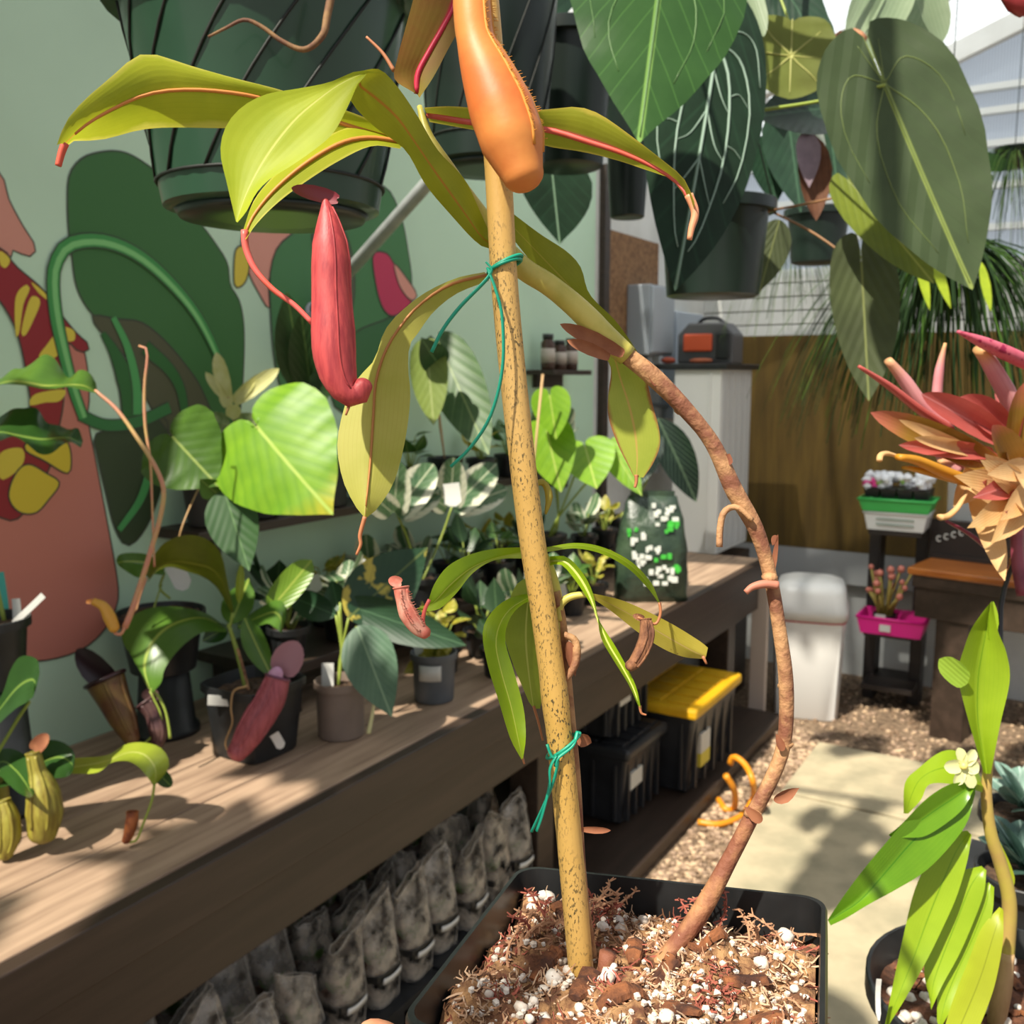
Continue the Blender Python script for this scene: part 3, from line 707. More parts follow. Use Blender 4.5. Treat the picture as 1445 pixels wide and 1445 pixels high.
# dry leaf bases on the stems
def flap(b, t, w, d, **kw): leafpx(np_, b, t, w, dryl, d, name='dry_leaf_base', rings=3, n=16, **kw)
flap((880, 500), (790, 457), 22, .43, shape='strap', cup=.5); flap((860, 505), (800, 480), 18, .428, shape='strap', cup=.6)
flap((925, 545), (914, 508), 12, .435, shape='lance', cup=.5); flap((1022, 655), (1030, 640), 18, .44, cup=.4)
flap((1092, 1130), (1128, 1112), 18, .452, cup=.6); flap((1075, 1160), (1050, 1138), 16, .452, cup=.5); flap((1105, 1060), (1095, 1035), 12, .45, cup=.5)
flap((1095, 755), (1090, 770), 10, .446); flap((1088, 822), (1098, 750 + 3), 8, .446, shape='lance')
flap((815, 1040), (838, 1052), 20, .43, cup=.6, droop=.4); flap((802, 905), (812, 955), 16, .428, cup=.7); flap((820, 1170), (862, 1172), 10, .432, shape='strap', cup=.4)
stalk(np_, [(1062, 735), (1040, 716), (1022, 722), (1016, 745), (1015, 772)], [.0012, .0016, .0016], skin_stem, .44, name='dry_petiole')
stalk(np_, [(1098, 826), (1080, 824), (1062, 828), (1052, 836)], [.002, .002, .0014], mat('petiole_rust', '#b0705a', .6), .442, name='dry_petiole')
stalk(np_, [(798, 960), (812, 935), (812, 905), (795, 895)], [.0015, .002, .0015], skin_stem, .428, name='dry_petiole')
MB().tube(cr(T([(745, 690, .424), (765, 680, .428), (775, 700, .428), (770, 725, .425)]), 10), [.001, .003, .0035, .001], 7, flat=.5).build('bud', A7, np_)
# --- leaves
def mleaf(L, M, R, m, d, d1=None, ribm=None, rib=.0009, name='leaf', **kw):
    o, B = leaf3(np_, L, M, R, m, d, d1, name=name, **kw)
    if ribm: MB().tube([q - fw * .0004 for q in B[:-1]], [rib * 1.2, rib, rib * .6], 6).build('midrib', ribm, o)
    return o
# far left leaf
o = mleaf([(585, 196), (500, 160), (400, 128), (330, 110), (270, 93), (215, 76), (188, 82), (155, 110), (118, 142), (93, 172), (80, 205)], [(590, 205), (500, 180), (400, 147), (340, 133), (270, 127), (210, 133), (160, 154), (120, 178), (92, 203)], [(588, 212), (500, 194), (420, 182), (315, 181), (240, 180), (200, 183), (165, 192), (138, 198), (104, 199), (95, 206)], A_, .425, .385, dl=-.006, dr=.006, ribm=orm, bulge=.12)
stalk(np_, [(92, 202), (87, 215), (82, 234)], [.0016, .0013], pinkm, .385, name='tendril')
# folded strap leaf: rising part, then the broad drooping blade
o = mleaf([(702, 352), (676, 345), (635, 302), (600, 260), (572, 212), (530, 180), (500, 150), (488, 122), (496, 104)], [(702, 350), (680, 335), (655, 300), (618, 248), (585, 200), (560, 165), (530, 138), (505, 118), (510, 100)], [(703, 347), (688, 322), (676, 295), (655, 252), (618, 212), (590, 165), (563, 125), (540, 100), (525, 97)], leafmat('leaf_lime_strap', '#a8ac2a', '#929a22', mid='#b9822c', midw=.04, vn=12, va=.15, vein='#848c1a', trans=.48, rough=.4, ns=30, par=True, bmp=.03), .42, .385, dl=.004, dr=.002)
o = mleaf([(545, 103), (505, 100), (465, 116), (420, 125), (375, 133), (340, 152), (318, 180), (311, 215), (320, 258), (333, 313)], [(520, 100), (480, 118), (445, 143), (415, 170), (385, 208), (362, 245), (345, 280), (334, 313)], [(505, 118), (490, 152), (470, 188), (440, 214), (408, 236), (382, 252), (362, 272), (348, 298), (335, 314)], A2, .384, .372, dl=.0, dr=-.004, bulge=-.08)
# leaf below it whose tendril bears the red pitcher
o = mleaf([(560, 188), (500, 178), (440, 205), (395, 240), (360, 280), (343, 325)], [(565, 200), (520, 195), (480, 203), (432, 231), (388, 268), (358, 305), (345, 335)], [(565, 210), (525, 206), (480, 226), (432, 256), (392, 286), (362, 316), (347, 338)], A_, .42, .39, dl=.006, dr=-.002, ribm=orm)
stalk(np_, [(345, 325), (347, 350), (360, 380), (385, 408), (415, 430), (441, 456)], [.0016, .0012, .0011], pinkm, .39, name='tendril', n=24)
# right leaf with pink rib
o = mleaf([(598, 152), (640, 150), (720, 157), (775, 154), (815, 151), (848, 162), (895, 195), (935, 226), (965, 252), (980, 285)], [(603, 162), (660, 172), (720, 178), (775, 184), (828, 200), (880, 217), (930, 240), (962, 265), (978, 300)], [(606, 172), (660, 182), (720, 192), (775, 207), (820, 214), (870, 226), (915, 241), (945, 252), (965, 275), (975, 300)], A3, .432, .415, dl=-.006, dr=.004, ribm=pinkm, rib=.0013, bulge=.1)
stalk(np_, [(972, 275), (981, 300), (976, 322), (973, 338)], [.002, .0018, .0012], mat('tendril_peach', '#d8906a', .5), .414, name='tendril')
# upper leaf, flushed red
o = mleaf([(583, 130), (557, 112), (560, 85), (572, 40), (584, -5), (595, -60)], [(588, 132), (590, 105), (605, 75), (625, 40), (640, 10), (655, -40)], [(592, 138), (612, 108), (632, 70), (648, 40), (662, 0), (690, -50)], A4, .434, .43, dl=-.005, dr=-.003, ribm=mat('rib_crimson', '#c22a48', .4), rib=.0012)
stalk(np_, [(556, 100), (540, 75), (517, 52)], [.001, .0006], brm, .43, name='tendril')
# hanging lower left leaf
o = mleaf([(684, 384), (645, 392), (600, 413), (562, 443), (541, 470), (528, 508), (500, 540), (483, 585), (476, 630), (484, 678), (502, 715), (514, 730)], [(688, 388), (635, 402), (590, 432), (560, 468), (542, 500), (530, 540), (527, 585), (523, 650), (518, 700), (515, 731)], [(690, 396), (645, 414), (612, 440), (590, 470), (578, 488), (576, 520), (579, 560), (572, 620), (556, 680), (532, 718), (517, 731)], A5, .428, .40, dl=.003, dr=.003, ribm=mat('rib_tan', '#b0763c', .5), rib=.0006)
stalk(np_, [(515, 729), (508, 755), (509, 768), (503, 783)], [.001, .0009, .0006], brm, .40, name='tendril')
# long leaf behind the stem and its hanging end
o = mleaf([(722, 335), (765, 388), (800, 425), (838, 458), (872, 492), (893, 512)], [(722, 318), (762, 360), (800, 400), (836, 436), (870, 470), (900, 506)], [(722, 300), (762, 330), (800, 355), (820, 378), (832, 415), (868, 452), (890, 482), (904, 504)], leafmat('leaf_olive', '#8f942c', '#7c8224', mid='#a09a40', midw=.03, vn=12, va=.1, vein='#6f761e', trans=.48, rough=.4, ns=30, par=True, bmp=.03), .438, .45, dl=.004, dr=-.003)
o = mleaf([(850, 500), (862, 520), (858, 560), (859, 590), (872, 628), (887, 658), (894, 672)], [(866, 502), (875, 535), (887, 570), (896, 610), (899, 645), (898, 673)], [(900, 503), (912, 535), (922, 575), (930, 605), (931, 630), (921, 655), (908, 674)], leafmat('leaf_pale_tip', '#b3bc4c', '#9fae40', mid='#c8ad58', midw=.035, vn=16, va=.15, vein='#8f9c30', trans=.48, rough=.4, ns=40, edge='#a06a40', ew=.48, par=True, bmp=.03), .45, .446)
stalk(np_, [(898, 670), (898, 680), (896, 688)], [.001, .0007], brm, .446, name='tendril')
# side shoot
o = mleaf([(745, 772), (700, 774), (662, 783), (632, 799), (613, 824), (602, 852), (588, 858)], [(745, 778), (705, 786), (668, 800), (637, 824), (610, 852), (588, 859)], [(745, 788), (700, 790), (668, 808), (645, 836), (622, 858), (604, 862), (589, 860)], A6, .434, .405, dl=-.002, dr=.006, ribm=None)
stalk(np_, [(606, 846), (599, 862), (597, 880), (605, 894), (596, 897)], [.0008, .0009, .0012], pinkm, .404, name='tendril')
o = mleaf([(772, 772), (812, 766), (850, 772), (890, 792), (918, 821), (931, 850)], [(772, 775), (812, 769), (850, 776), (888, 796), (917, 826), (931, 851)], [(772, 779), (812, 774), (850, 782), (886, 802), (914, 830), (930, 852)], A6, .43, .41, dl=-.006, dr=.006)
stalk(np_, [(931, 850), (932, 866), (926, 880), (915, 878), (900, 871)], [.0007, .0006], brm, .41, name='tendril', n=18)
o = mleaf([(776, 785), (800, 786), (822, 808), (836, 835), (843, 868), (848, 900), (866, 932), (887, 966), (900, 995)], [(776, 792), (796, 792), (816, 812), (833, 842), (844, 875), (858, 908), (876, 938), (893, 970), (903, 1000)], [(776, 798), (792, 797), (808, 814), (829, 845), (848, 880), (866, 908), (884, 940), (898, 970), (904, 998)], A6, .43, .405, dl=-.004, dr=-.002, ribm=mat('rib_lime', '#bcc860', .4), rib=.0006)
stalk(np_, [(903, 996), (905, 1006), (912, 1009)], [.0007, .0004], brm, .405, name='tendril')
stalk(np_, [(789, 875), (790, 855), (806, 842), (836, 838)], [.0022, .0018, .0013], pale_stem, .431, name='petiole', d1=.428)
o = mleaf([(830, 836), (880, 848), (940, 876), (985, 903), (999, 914)], [(832, 839), (880, 862), (930, 892), (970, 915), (996, 928)], [(832, 842), (862, 862), (900, 892), (935, 915), (965, 927), (994, 930)], A7, .428, .415, dl=-.003, dr=.005, ribm=None)
stalk(np_, [(992, 926), (997, 937)], [.0008, .0005], brm, .415, name='tendril', n=4)
o = mleaf([(748, 836), (715, 846), (692, 866), (681, 893), (688, 938), (704, 990), (720, 1042), (736, 1072)], [(752, 840), (722, 858), (706, 880), (700, 910), (708, 950), (722, 1000), (737, 1070)], [(756, 844), (733, 856), (718, 876), (713, 905), (726, 950), (739, 1000), (742, 1040), (738, 1071)], A6, .437, .405, dl=.003, dr=-.004)
stalk(np_, [(737, 1068), (740, 1078)], [.0006, .0004], brm, .41, name='tendril', n=4)
o = mleaf([(750, 812), (728, 826), (716, 860), (712, 895), (722, 932), (746, 990)], [(752, 815), (745, 850), (742, 900), (746, 950), (753, 1000)], [(756, 815), (764, 850), (772, 900), (772, 950), (762, 1000)], leafmat('leaf_green_under', '#9aa83c', '#86962e', mid='#b8bc60', midw=.03, vn=12, va=.1, vein='#76842a', trans=.35, rough=.5, ns=40, par=True, bmp=.03), .438, .441)
stalk(np_, [(753, 996), (760, 1020), (766, 1045)], [.0007, .0005], brm, .441, name='tendril')
# --- pitchers
pitcher(np_, [(664, -40), (666, 10), (672, 60), (694, 120), (716, 178), (730, 222), (738, 246)], [24, 27, 27, 38, 46, 46, 30], orp, .384, .38, wings=True, side=.75, wr=.07, wm=mat('wing_orange', '#e0983c', .6, trans=.2), fringe=90)
pitcher(np_, [(459, 282), (463, 310), (467, 360), (468, 410), (470, 460), (472, 500), (478, 530), (488, 550), (500, 558), (510, 553), (513, 544)], [4, 16, 25, 28, 28, 29, 31, 31, 27, 20, 13], redp, .386, .384, wings=True, side=.55, wr=.0, lid=((474, 281), (411, 265), 22), lidm=mat('lid_maroon', '#7a2430', .5), wm=redp)
stalk(np_, [(492, 574), (488, 586)], [.0007, .0004], brm, .384, name='spur', n=4)
pitcher(np_, [(566, 829), (569, 848), (577, 868), (590, 886), (600, 893)], [11, 10, 13, 12, 9], salm, .404, .402, lid=((566, 822), (548, 818), 16), lidm=salm, side=.3, wr=.12, fringe=30)
pitcher(np_, [(911, 874), (913, 895), (907, 915), (896, 934), (889, 940)], [8, 11, 11, 10, 8], dryp, .41, .405, lid=((908, 873), (893, 868), 10), lidm=dryp, side=.2, wr=.12)
# --- the hand that holds the pot from below on its left
skinm = mat('skin', '#d89a78', .5, col2='#c8845f', ns=40, bump=.15, bs=300, bd=.0008)
def L3(x, y, z): return potc + PM @ V((x, y, z))
hv = []; he = []; hr = []
def chain(pts, rs, start=None):
    prev = start
    for p, r in zip(pts, rs):
        hv.append(L3(*p)); hr.append(r)
        if prev is not None: he.append((prev, len(hv) - 1))
        prev = len(hv) - 1
    return prev
chain([(-.22, -.19, -.15), (-.165, -.13, -.085), (-.115, -.075, -.04)], [.030, .029, .030]); palm = len(hv) - 1
k0 = chain([(-.09, -.01, -.026)], [.022], palm)
chain([(-.083, .03, -.014), (-.079, .05, .02), (-.078, .05, .045)], [.0098, .0088, .0078], k0)
k1 = chain([(-.062, -.02, -.03)], [.022], palm); chain([(-.03, .005, -.017), (.0, .02, -.012), (.02, .03, -.011)], [.0098, .009, .008], k1)
k2 = chain([(-.055, -.05, -.032)], [.021], palm); chain([(-.02, -.03, -.018), (.01, -.02, -.012), (.03, -.012, -.011)], [.0095, .0088, .0078], k2)
k3 = chain([(-.062, -.075, -.035)], [.019], palm); chain([(-.025, -.06, -.018), (0, -.052, -.012), (.018, -.048, -.01)], [.0088, .008, .007], k3)
tq = PM.transposed() @ (P(548, 1437, .385) - potc); pass
chain([(-.112, -.055, .01), (tq.x - .012, tq.y - .035, tq.z - .055), (tq.x - .004, tq.y - .012, tq.z - .02), (tq.x, tq.y, tq.z)], [.015, .0125, .012, .0115], palm)
me = bpy.data.meshes.new('hand'); off = min(hv, key=lambda p: p.z).copy(); me.from_pydata([p - off for p in hv], he, []); me.materials.append(skinm)
ho = bpy.data.objects.new('person_hand', me); COL.objects.link(ho); ho.location = off
md = ho.modifiers.new('skin', 'SKIN'); md.use_smooth_shade = True
for i, sv in enumerate(me.skin_vertices[0].data): sv.radius = (hr[i], hr[i]); sv.use_root = (i == 0)
s2 = ho.modifiers.new('sub', 'SUBSURF'); s2.levels = 2; s2.render_levels = 2
tag(ho, 'bare hand holding the square black pot from below', 'person')
# ================================================================== hanging baskets, pipes and the big leaves overhead
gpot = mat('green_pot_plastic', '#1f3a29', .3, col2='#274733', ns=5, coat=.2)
gpotd = mat('shaded_green_pot', '#121d18', .35, col2='#17261f', ns=5)  # green darkened: shade among the hanging plants is put into the colour
darkline = mat('groove_dark', '#10160f', .6)
soild = mat('dark_soil', '#3a2a1e', .95, col2='#5a4430', ns=120, bump=.8, bs=200)
wire = mat('wire_dark', '#3c4440', .4, metal=.6)
galv = mat('galvanised_pipe', '#bcc0c0', .4, metal=.25, col2='#a4a9aa', ns=20)
RAILZ = 2.5
def hang_pot(name, label, cx, yt, yb, wt, wb, d, m, ribs=0, hangers=True, group=None, top_extra=0, saucer=False):
    "hanging pot from its picture: rim y, base y, widths in px at depth d"
    base = P(cx, yb, d); h = S(yb - yt, d) * 1.02; c = V((base.x, base.y, base.z))
    t = thing(name, label, 'pot', c, group)
    pot(t, c, S(wt / 2, d), S(wb / 2, d), h, m, soild, lip=.012, liph=.02, n=36, soil=.9)
    rb, rtp = S(wb / 2, d), S(wt / 2, d)
    if ribs:
        for k in range(ribs):
            a0 = 6.283 * k / ribs; pts = []
            for i in range(9):
                u = i / 8; zz = h * (.12 + .76 * u); r = rb + (rtp - rb) * zz / h + .0006; a = a0 + u * .9
                pts.append(c + V((r * math.cos(a), r * math.sin(a), zz)))
            MB().tube(pts, .0014, 5).build('groove', darkline, t)
        for zz in (.12,):
            r = rb + (rtp - rb) * zz + .0008
            MB().tube([c + V((r * math.cos(6.283 * i / 36), r * math.sin(6.283 * i / 36), h * zz)) for i in range(37)], .0016, 5, cap=False).build('base_ring', darkline, t)
        MB().lathe(c + V((0, 0, -.006)), [(rb * .5, 0), (rb * .86, 0), (rb * .9, .006), (rb * .5, .008)], 30).build('base_foot', gpotd, t)
    if hangers:
        apex = c + V((0, 0, h + .36))
        for k in range(3):
            a = 6.283 * k / 3 + .5; q = c + V((math.cos(a) * (rtp + .008), math.sin(a) * (rtp + .008), h - .008))
            MB().tube([q, apex], .0013, 5).build('hanger_wire', wire, t)
        MB().tube(cr([apex, apex + V((0, 0, .05)), apex + V((.012, 0, .075)), apex + V((0, .0, .095)), apex + V((-.014, 0, .075))], 14), .0018, 6).build('hook', wire, t)
    return t, c, h
t, c, h = hang_pot('hanging_pot', 'large green ribbed hanging pot with black spiral grooves and flared rim', 386, 14, 302, 392, 296, .92, gpot, ribs=14)
# dark flared rim skirt of the big pot, and a dead root hanging over its side
root = mat('dead_root', '#5e3c2a', .8, col2='#8a6a40', ns=60)
MB().tube(cr(T([(470, -20, .76), (462, 20, .755), (455, 50, .75), (430, 70, .75), (398, 58, .75), (370, 38, .75), (345, 28, .75), (318, 40, .75), (294, 52, .75)]), 40), [.0035, .003, .002, .0016, .001], 7).build('dead_vine', root, t)
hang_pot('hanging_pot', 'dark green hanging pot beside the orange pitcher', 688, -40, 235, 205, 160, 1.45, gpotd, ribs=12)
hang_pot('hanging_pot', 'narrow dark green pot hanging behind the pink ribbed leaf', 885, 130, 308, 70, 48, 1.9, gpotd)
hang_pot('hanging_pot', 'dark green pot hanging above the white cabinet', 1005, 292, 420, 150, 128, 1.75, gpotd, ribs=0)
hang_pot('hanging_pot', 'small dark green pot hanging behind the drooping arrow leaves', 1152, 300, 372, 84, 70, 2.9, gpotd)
hang_pot('hanging_pot', 'added dark pot filling the shaded gap beneath the wide glossy leaf', 800, 60, 238, 130, 100, 1.7, gpotd)  # added dark filler for the shade between the pots
# galvanised pipes: a wall brace and the rail that carries the pots
p0 = onx(440, 442, WX); p1 = P(700, 150, 2.0)
pr = thing('pipe_frame', 'galvanised pipe brace and rail above the bench', 'pipe', p0)
dirp = (p1 - p0).normalized(); top = p0 + dirp * ((RAILZ - p0.z) / dirp.z)
MB().tube([p0, top], .0165, 14).build('brace_pipe', galv, pr)
MB().tube([V((top.x, -.9, RAILZ)), V((top.x, 2.3, RAILZ))], .0165, 14).build('rail_pipe', galv, pr)
MB().lathe(p0 + V((.0, 0, 0)), [(.03, 0), (.03, .008), (.018, .012), (.018, .02)], 16, mat3=Matrix.Rotation(math.pi / 2, 3, 'Y')).build('wall_flange', galv, pr)
# --- the leaves
an_big = leafmat('anthurium_glossy', '#2f5122', '#26461c', mid='#7aa050', midw=.02, vein='#4a7434', vn=5, vslope=1.6, vw=.05, va=.5, trans=.18, rough=.28, ns=12, spots='#c8b49a', spot_s=45, spot_t=.76, bmp=.15, spec=.45)
an_dark = leafmat('anthurium_dark', '#16291a', '#1c3322', mid='#6f8a70', midw=.016, vn=6, vein='#24402c', trans=.1, rough=.65, ns=20, bmp=.2, spec=.2)
an_under = leafmat('anthurium_underside', '#445434', '#3b4a2d', mid='#8a9a4e', midw=.02, vein='#3f5030', vn=6, vslope=1.2, vw=.07, va=.5, trans=.3, rough=.55, ns=15, bmp=.7)
an_under2 = leafmat('anthurium_underside_dim', '#505a38', '#424a2e', mid='#7f8650', midw=.02, vein='#454c30', vn=6, vslope=1.2, vw=.07, va=.5, trans=.35, rough=.6, ns=15, bmp=.5)
an_yel = leafmat('anthurium_young', '#7c8a2c', '#66762a', mid='#96a04a', midw=.02, vein='#5c6a24', vn=7, vslope=1.2, va=.5, trans=.4, rough=.5, ns=15)
silver = mat('vein_silver', '#7f9686', .6)
petg = mat('petiole_green', '#8fa046', .5); petb = mat('petiole_brown', '#8a6440', .6)
def canopy(name, label, cat, px, py, d, kids):
    t = thing(name, label, cat, P(px, py, d)); kids(t); return t
def k1(t):
    # wide glossy leaf, apex down
    leafpx(t, (938, -75, 1.12), (905, 190, 1.02), 262, an_big, shape='heart', cup=-.12, droop=.05, wave=.04, n=44, rings=6, veins=[([(0, 0), (.3, .0), (.7, 0), (.97, 0)], .0022), ([(.02, .02), (.2, .35), (.45, .45), (.7, .28)], .0014), ([(.02, -.02), (.2, -.35), (.45, -.5), (.68, -.32)], .0014), ([(.02, .05), (.05, .5), (.25, .75), (.5, .6)], .0012), ([(.02, -.05), (.05, -.5), (.25, -.75), (.52, -.62)], .0012)], vm=mat('vein_pale_green', '#4c7036', .45))
    MB().tube(cr(T([(938, -75, 1.125), (915, -140, 1.25), (880, -200, 1.45)]), 12), .003, 7).build('petiole', petg, t)
canopy('anthurium', 'wide glossy green heart-shaped leaf with pale insect scars', 'plant', 880, -200, 1.45, k1)
def k2(t):
    vs_ = [([(0, 0), (.5, 0), (.98, 0)], .003)]
    for s_ in (1, -1):
        vs_ += [([(0, 0), (.15, .30 * s_), (.45, .40 * s_), (.75, .22 * s_), (.85, .08 * s_)], .0026), ([(0, 0), (.03, .45 * s_), (.2, .72 * s_), (.45, .7 * s_), (.62, .5 * s_)], .0024), ([(0, 0), (-.1, .35 * s_), (-.08, .68 * s_), (.08, .86 * s_)], .002), ([(.12, 0), (.22, .2 * s_), (.27, .36 * s_)], .0016), ([(.3, 0), (.42, .2 * s_), (.47, .4 * s_)], .0016), ([(.5, 0), (.6, .18 * s_), (.66, .3 * s_)], .0016), ([(.2, .34 * s_), (.17, .5 * s_), (.2, .7 * s_)], .0014), ([(.4, .41 * s_), (.4, .55 * s_), (.42, .7 * s_)], .0014)]
    leafpx(t, (1012, 60, 1.40), (962, 402, 1.24), 200, an_dark, shape='longheart', cup=-.1, wd=.35, droop=.04, n=44, rings=6, veins=vs_, vm=silver)
    MB().tube(cr(T([(1012, 60, 1.4), (1030, 0, 1.5), (1050, -80, 1.7)]), 10), .003, 7).build('petiole', petg, t)
canopy('anthurium', 'dark velvety hanging leaf with broad silver white veins', 'plant', 1050, -80, 1.7, k2)
def k3(t):
    v3 = [([(0, 0), (.5, 0), (.97, 0)], .0016), ([(0, 0), (.2, .35), (.5, .42), (.8, .2)], .0011), ([(0, 0), (.2, -.35), (.5, -.45), (.8, -.22)], .0011), ([(0, 0), (-.08, .4), (.1, .75), (.35, .7)], .001), ([(0, 0), (-.08, -.4), (.1, -.75), (.4, -.72)], .001), ([(0, 0), (-.2, .15)], .001), ([(0, 0), (-.2, -.15)], .001)]
    leafpx(t, (1248, 118, 1.32), (1368, 412, 1.30), 212, an_under, shape='longheart', cup=.08, droop=-.03, wave=.03, n=48, rings=7, veins=v3, vm=mat('vein_olive', '#66763c', .5))
    MB().tube(cr(T([(1248, 120, 1.31), (1160, 142, 1.42), (1070, 156, 1.55)]), 16), [.0024, .0028], 7).build('petiole', petg, t)
    leafpx(t, (1215, 275, 1.5), (1318, 400, 1.45), 92, an_yel, shape='longheart', cup=.2, n=32)
    MB().tube(cr(T([(1222, 270, 1.51), (1150, 285, 1.58), (1088, 297, 1.68)]), 10), .002, 6).build('petiole', petb, t)
    leafpx(t, (1216, 380, 1.55), (1226, 566, 1.5), 100, an_under2, shape='longheart', cup=.15, n=36)
    MB().tube(cr(T([(1216, 378, 1.56), (1150, 330, 1.6), (1092, 300, 1.69)]), 10), .002, 6).build('petiole', petb, t)
    leafpx(t, (1100, 310, 1.85), (1072, 412, 1.85), 52, an_under2, shape='ovate', n=24)
    MB().tube(cr(T([(1086, 298, 1.69), (1050, 290, 1.72), (1010, 300, 1.76)]), 8), .003, 6).build('stem', petb, t)
canopy('anthurium', 'grey green hanging plant with large drooping arrow-shaped leaves', 'plant', 1010, 300, 1.76, k3)
def k4(t):
    leafpx(t, (775, 205, 1.92), (790, 345, 1.86), 122, an_dark, shape='ovate', cup=.1, wd=.5)
    leafpx(t, (1185, 150, 1.9), (1065, 165, 1.8), 86, leafmat('leaf_shade_green', '#22382a', '#2a4432', mid='#3c5a44', midw=.02, vn=8, vein='#1a2c20', trans=.12, rough=.35, ns=20), shape='ovate', cup=.3)
    leafpx(t, (1100, -30, 1.9), (1182, 108, 1.85), 72, MATS['leaf_shade_green'], shape='ovate', wave=.1)
    MB().tube(cr(T([(775, 205, 1.93), (860, 40, 2.0), (1100, -40, 1.95)]), 12), .003, 6).build('stem', petg, t)
def k4b(t):  # added dark leaves that hide the bright gable and deepen the shade
    m = MATS['leaf_shade_green']
    for b, q, w_ in (((1110, 150, 2.3), (1130, 300, 2.25), 90), ((1170, 170, 2.4), (1185, 290, 2.35), 80), ((1080, 190, 2.3), (1095, 290, 2.3), 60), ((860, -40, 2.2), (850, 130, 2.2), 150), ((800, -60, 2.3), (790, 70, 2.3), 120), ((905, -20, 2.3), (880, 170, 2.3), 110), ((1060, -20, 2.2), (1085, 110, 2.2), 60)):
        leafpx(t, b, q, w_, m, shape='ovate', cup=.2, n=24)
        MB().tube(cr(T([(b[0], b[1], b[2]), (b[0] - 10, b[1] - 60, b[2] + .05), (980, -90, 2.4)]), 10), .003, 6).build('petiole', petg, t)
canopy('philodendron', 'dark shaded leaves hanging in the gaps under the roof', 'plant', 900, -40, 1.95, k4)
canopy('philodendron', 'added dark leaf cluster filling the shaded gaps behind the hanging pots', 'plant', 980, -90, 2.4, k4b)
def k5(t):
    m = leafmat('palmate_backlit', '#76803a', '#6a7030', vn=0, trans=.45, rough=.5, ns=20)
    vv = [([(.45, 0), (.45 + .48 * math.cos(q), .9 * math.sin(q))], .0018) for q in [k * .785 for k in range(8)]]
    leafpx(t, (1118, 30, 1.76), (1114, 140, 1.74), 128, m, shape='round', cup=.1, wave=.06, n=36, rings=5, veins=vv, vm=mat('vein_yellow', '#a8a860', .5))
    c = P(1116, 80, 1.77); MB().tube(cr([c, P(1113, 30, 1.80), P(1080, -30, 1.84), P(1000, -60, 1.95)], 12), .0025, 6).build('petiole', petg, t)
canopy('palmate_plant', 'backlit yellow green leaf with radiating pale veins', 'plant', 1000, -60, 1.95, k5)
def k6(t):
    m = leafmat('strap_grey', '#8fa080', '#7c9070', vn=8, vein='#a8b498', va=.4, trans=.4, rough=.45, ns=10, par=True)
    for (b, q, w_) in (((1290, -60, 2.2), (1222, 88, 2.1), 52), ((1340, -80, 2.3), (1262, 92, 2.2), 58), ((1250, -60, 2.2), (1196, 62, 2.1), 44), ((1050, -40, 1.6), (1078, 52, 1.55), 30), ((1300, -40, 2.2), (1330, 60, 2.2), 44)):
        leafpx(t, b, q, w_, m, shape='strap', cup=.3, n=20)
    MB().tube(cr(T([(1050, -40, 1.62), (1180, -80, 2.0), (1340, -80, 2.32)]), 12), .006, 7).build('stem', petg, t)
canopy('bromeliad', 'pale grey green strap leaves hanging below the roof panels', 'plant', 1250, -80, 2.2, k6)
# clay mount and brown dried spathe hanging between the leaves
clay = mat('terracotta_mount', '#b8805c', .8, col2='#8a5a40', ns=40)
o = MB().ball(P(1196, 62, 2.05), .034, 12, (1, .7, .8), jit=.25).build('clay_mount', clay); tag(o, 'terracotta lump holding the pale strap leaves', 'mount')
sm_ = thing('dried_spathe', 'brown hanging dried leaf with a grey mauve face', 'leaf', P(1140, 190, 1.85))
leafpx(sm_, (1142, 186, 1.85), (1152, 312, 1.85), 48, leafmat('spathe_brown', '#6e4830', '#5a3826', vn=6, vein='#4a2c1c', trans=.15, rough=.7, par=True), shape='lance', cup=.5, n=20)
leafpx(sm_, (1138, 186, 1.84), (1142, 265, 1.83), 36, leafmat('mauve_face', '#8a7880', '#75646c', vn=0, trans=.1, rough=.5), shape='ovate', cup=.3, n=18)
# trailing fine foliage on the right
rn = random.Random(21)
def trailing(name, label, cx, cy, d, n, spread, length, mats, wmin, wmax, up_=.4, stuffname='trailing_stems'):
    t = thing(name, label, 'plant', P(cx, cy, d)); mb = MB(); base = P(cx, cy, d)
    for i in range(n):
        a = rn.uniform(0, 6.283); q = base + V((math.cos(a), math.sin(a), 0)) * rn.uniform(0, .05)
        dr = V((math.cos(a) * spread, math.sin(a) * spread, up_ * rn.uniform(.2, 1))); pts = [q]; L = length * rn.uniform(.45, 1)
        for k in range(7):
            dr = dr + V((rn.uniform(-.1, .1), rn.uniform(-.1, .1), -.34)); pts.append(pts[-1] + dr.normalized() * L / 7)
        mb.tube(pts, [rn.uniform(wmin, wmax), wmin * .6], 4, cap=False, mi=rn.randrange(len(mats)), flat=.35)
    tag(mb.build(stuffname, mats, t), kind='stuff')
    return t, base
gA = mat('fern_dark', '#22381a', .75, trans=.2, spec=.15); gB = mat('fern_mid', '#486a28', .75, trans=.25, spec=.15); gC = mat('fern_lit', '#7a9a3a', .5, trans=.3)
t, bp = trailing('hanging_fern', 'dense dark trailing foliage hanging against the woven mat', 1330, 345, 2.3, 420, .7, .62, [gA, gA, gB, gA], .002, .0045)
MB().lathe(bp + V((0, 0, -.06)), [(.04, 0), (.055, .01), (.07, .07), (.074, .075), (.06, .07)], 20).build('basket', gpotd, t)
MB().tube([bp, bp + V((0, 0, .6))], .0015, 5).build('hanger_wire', wire, t)
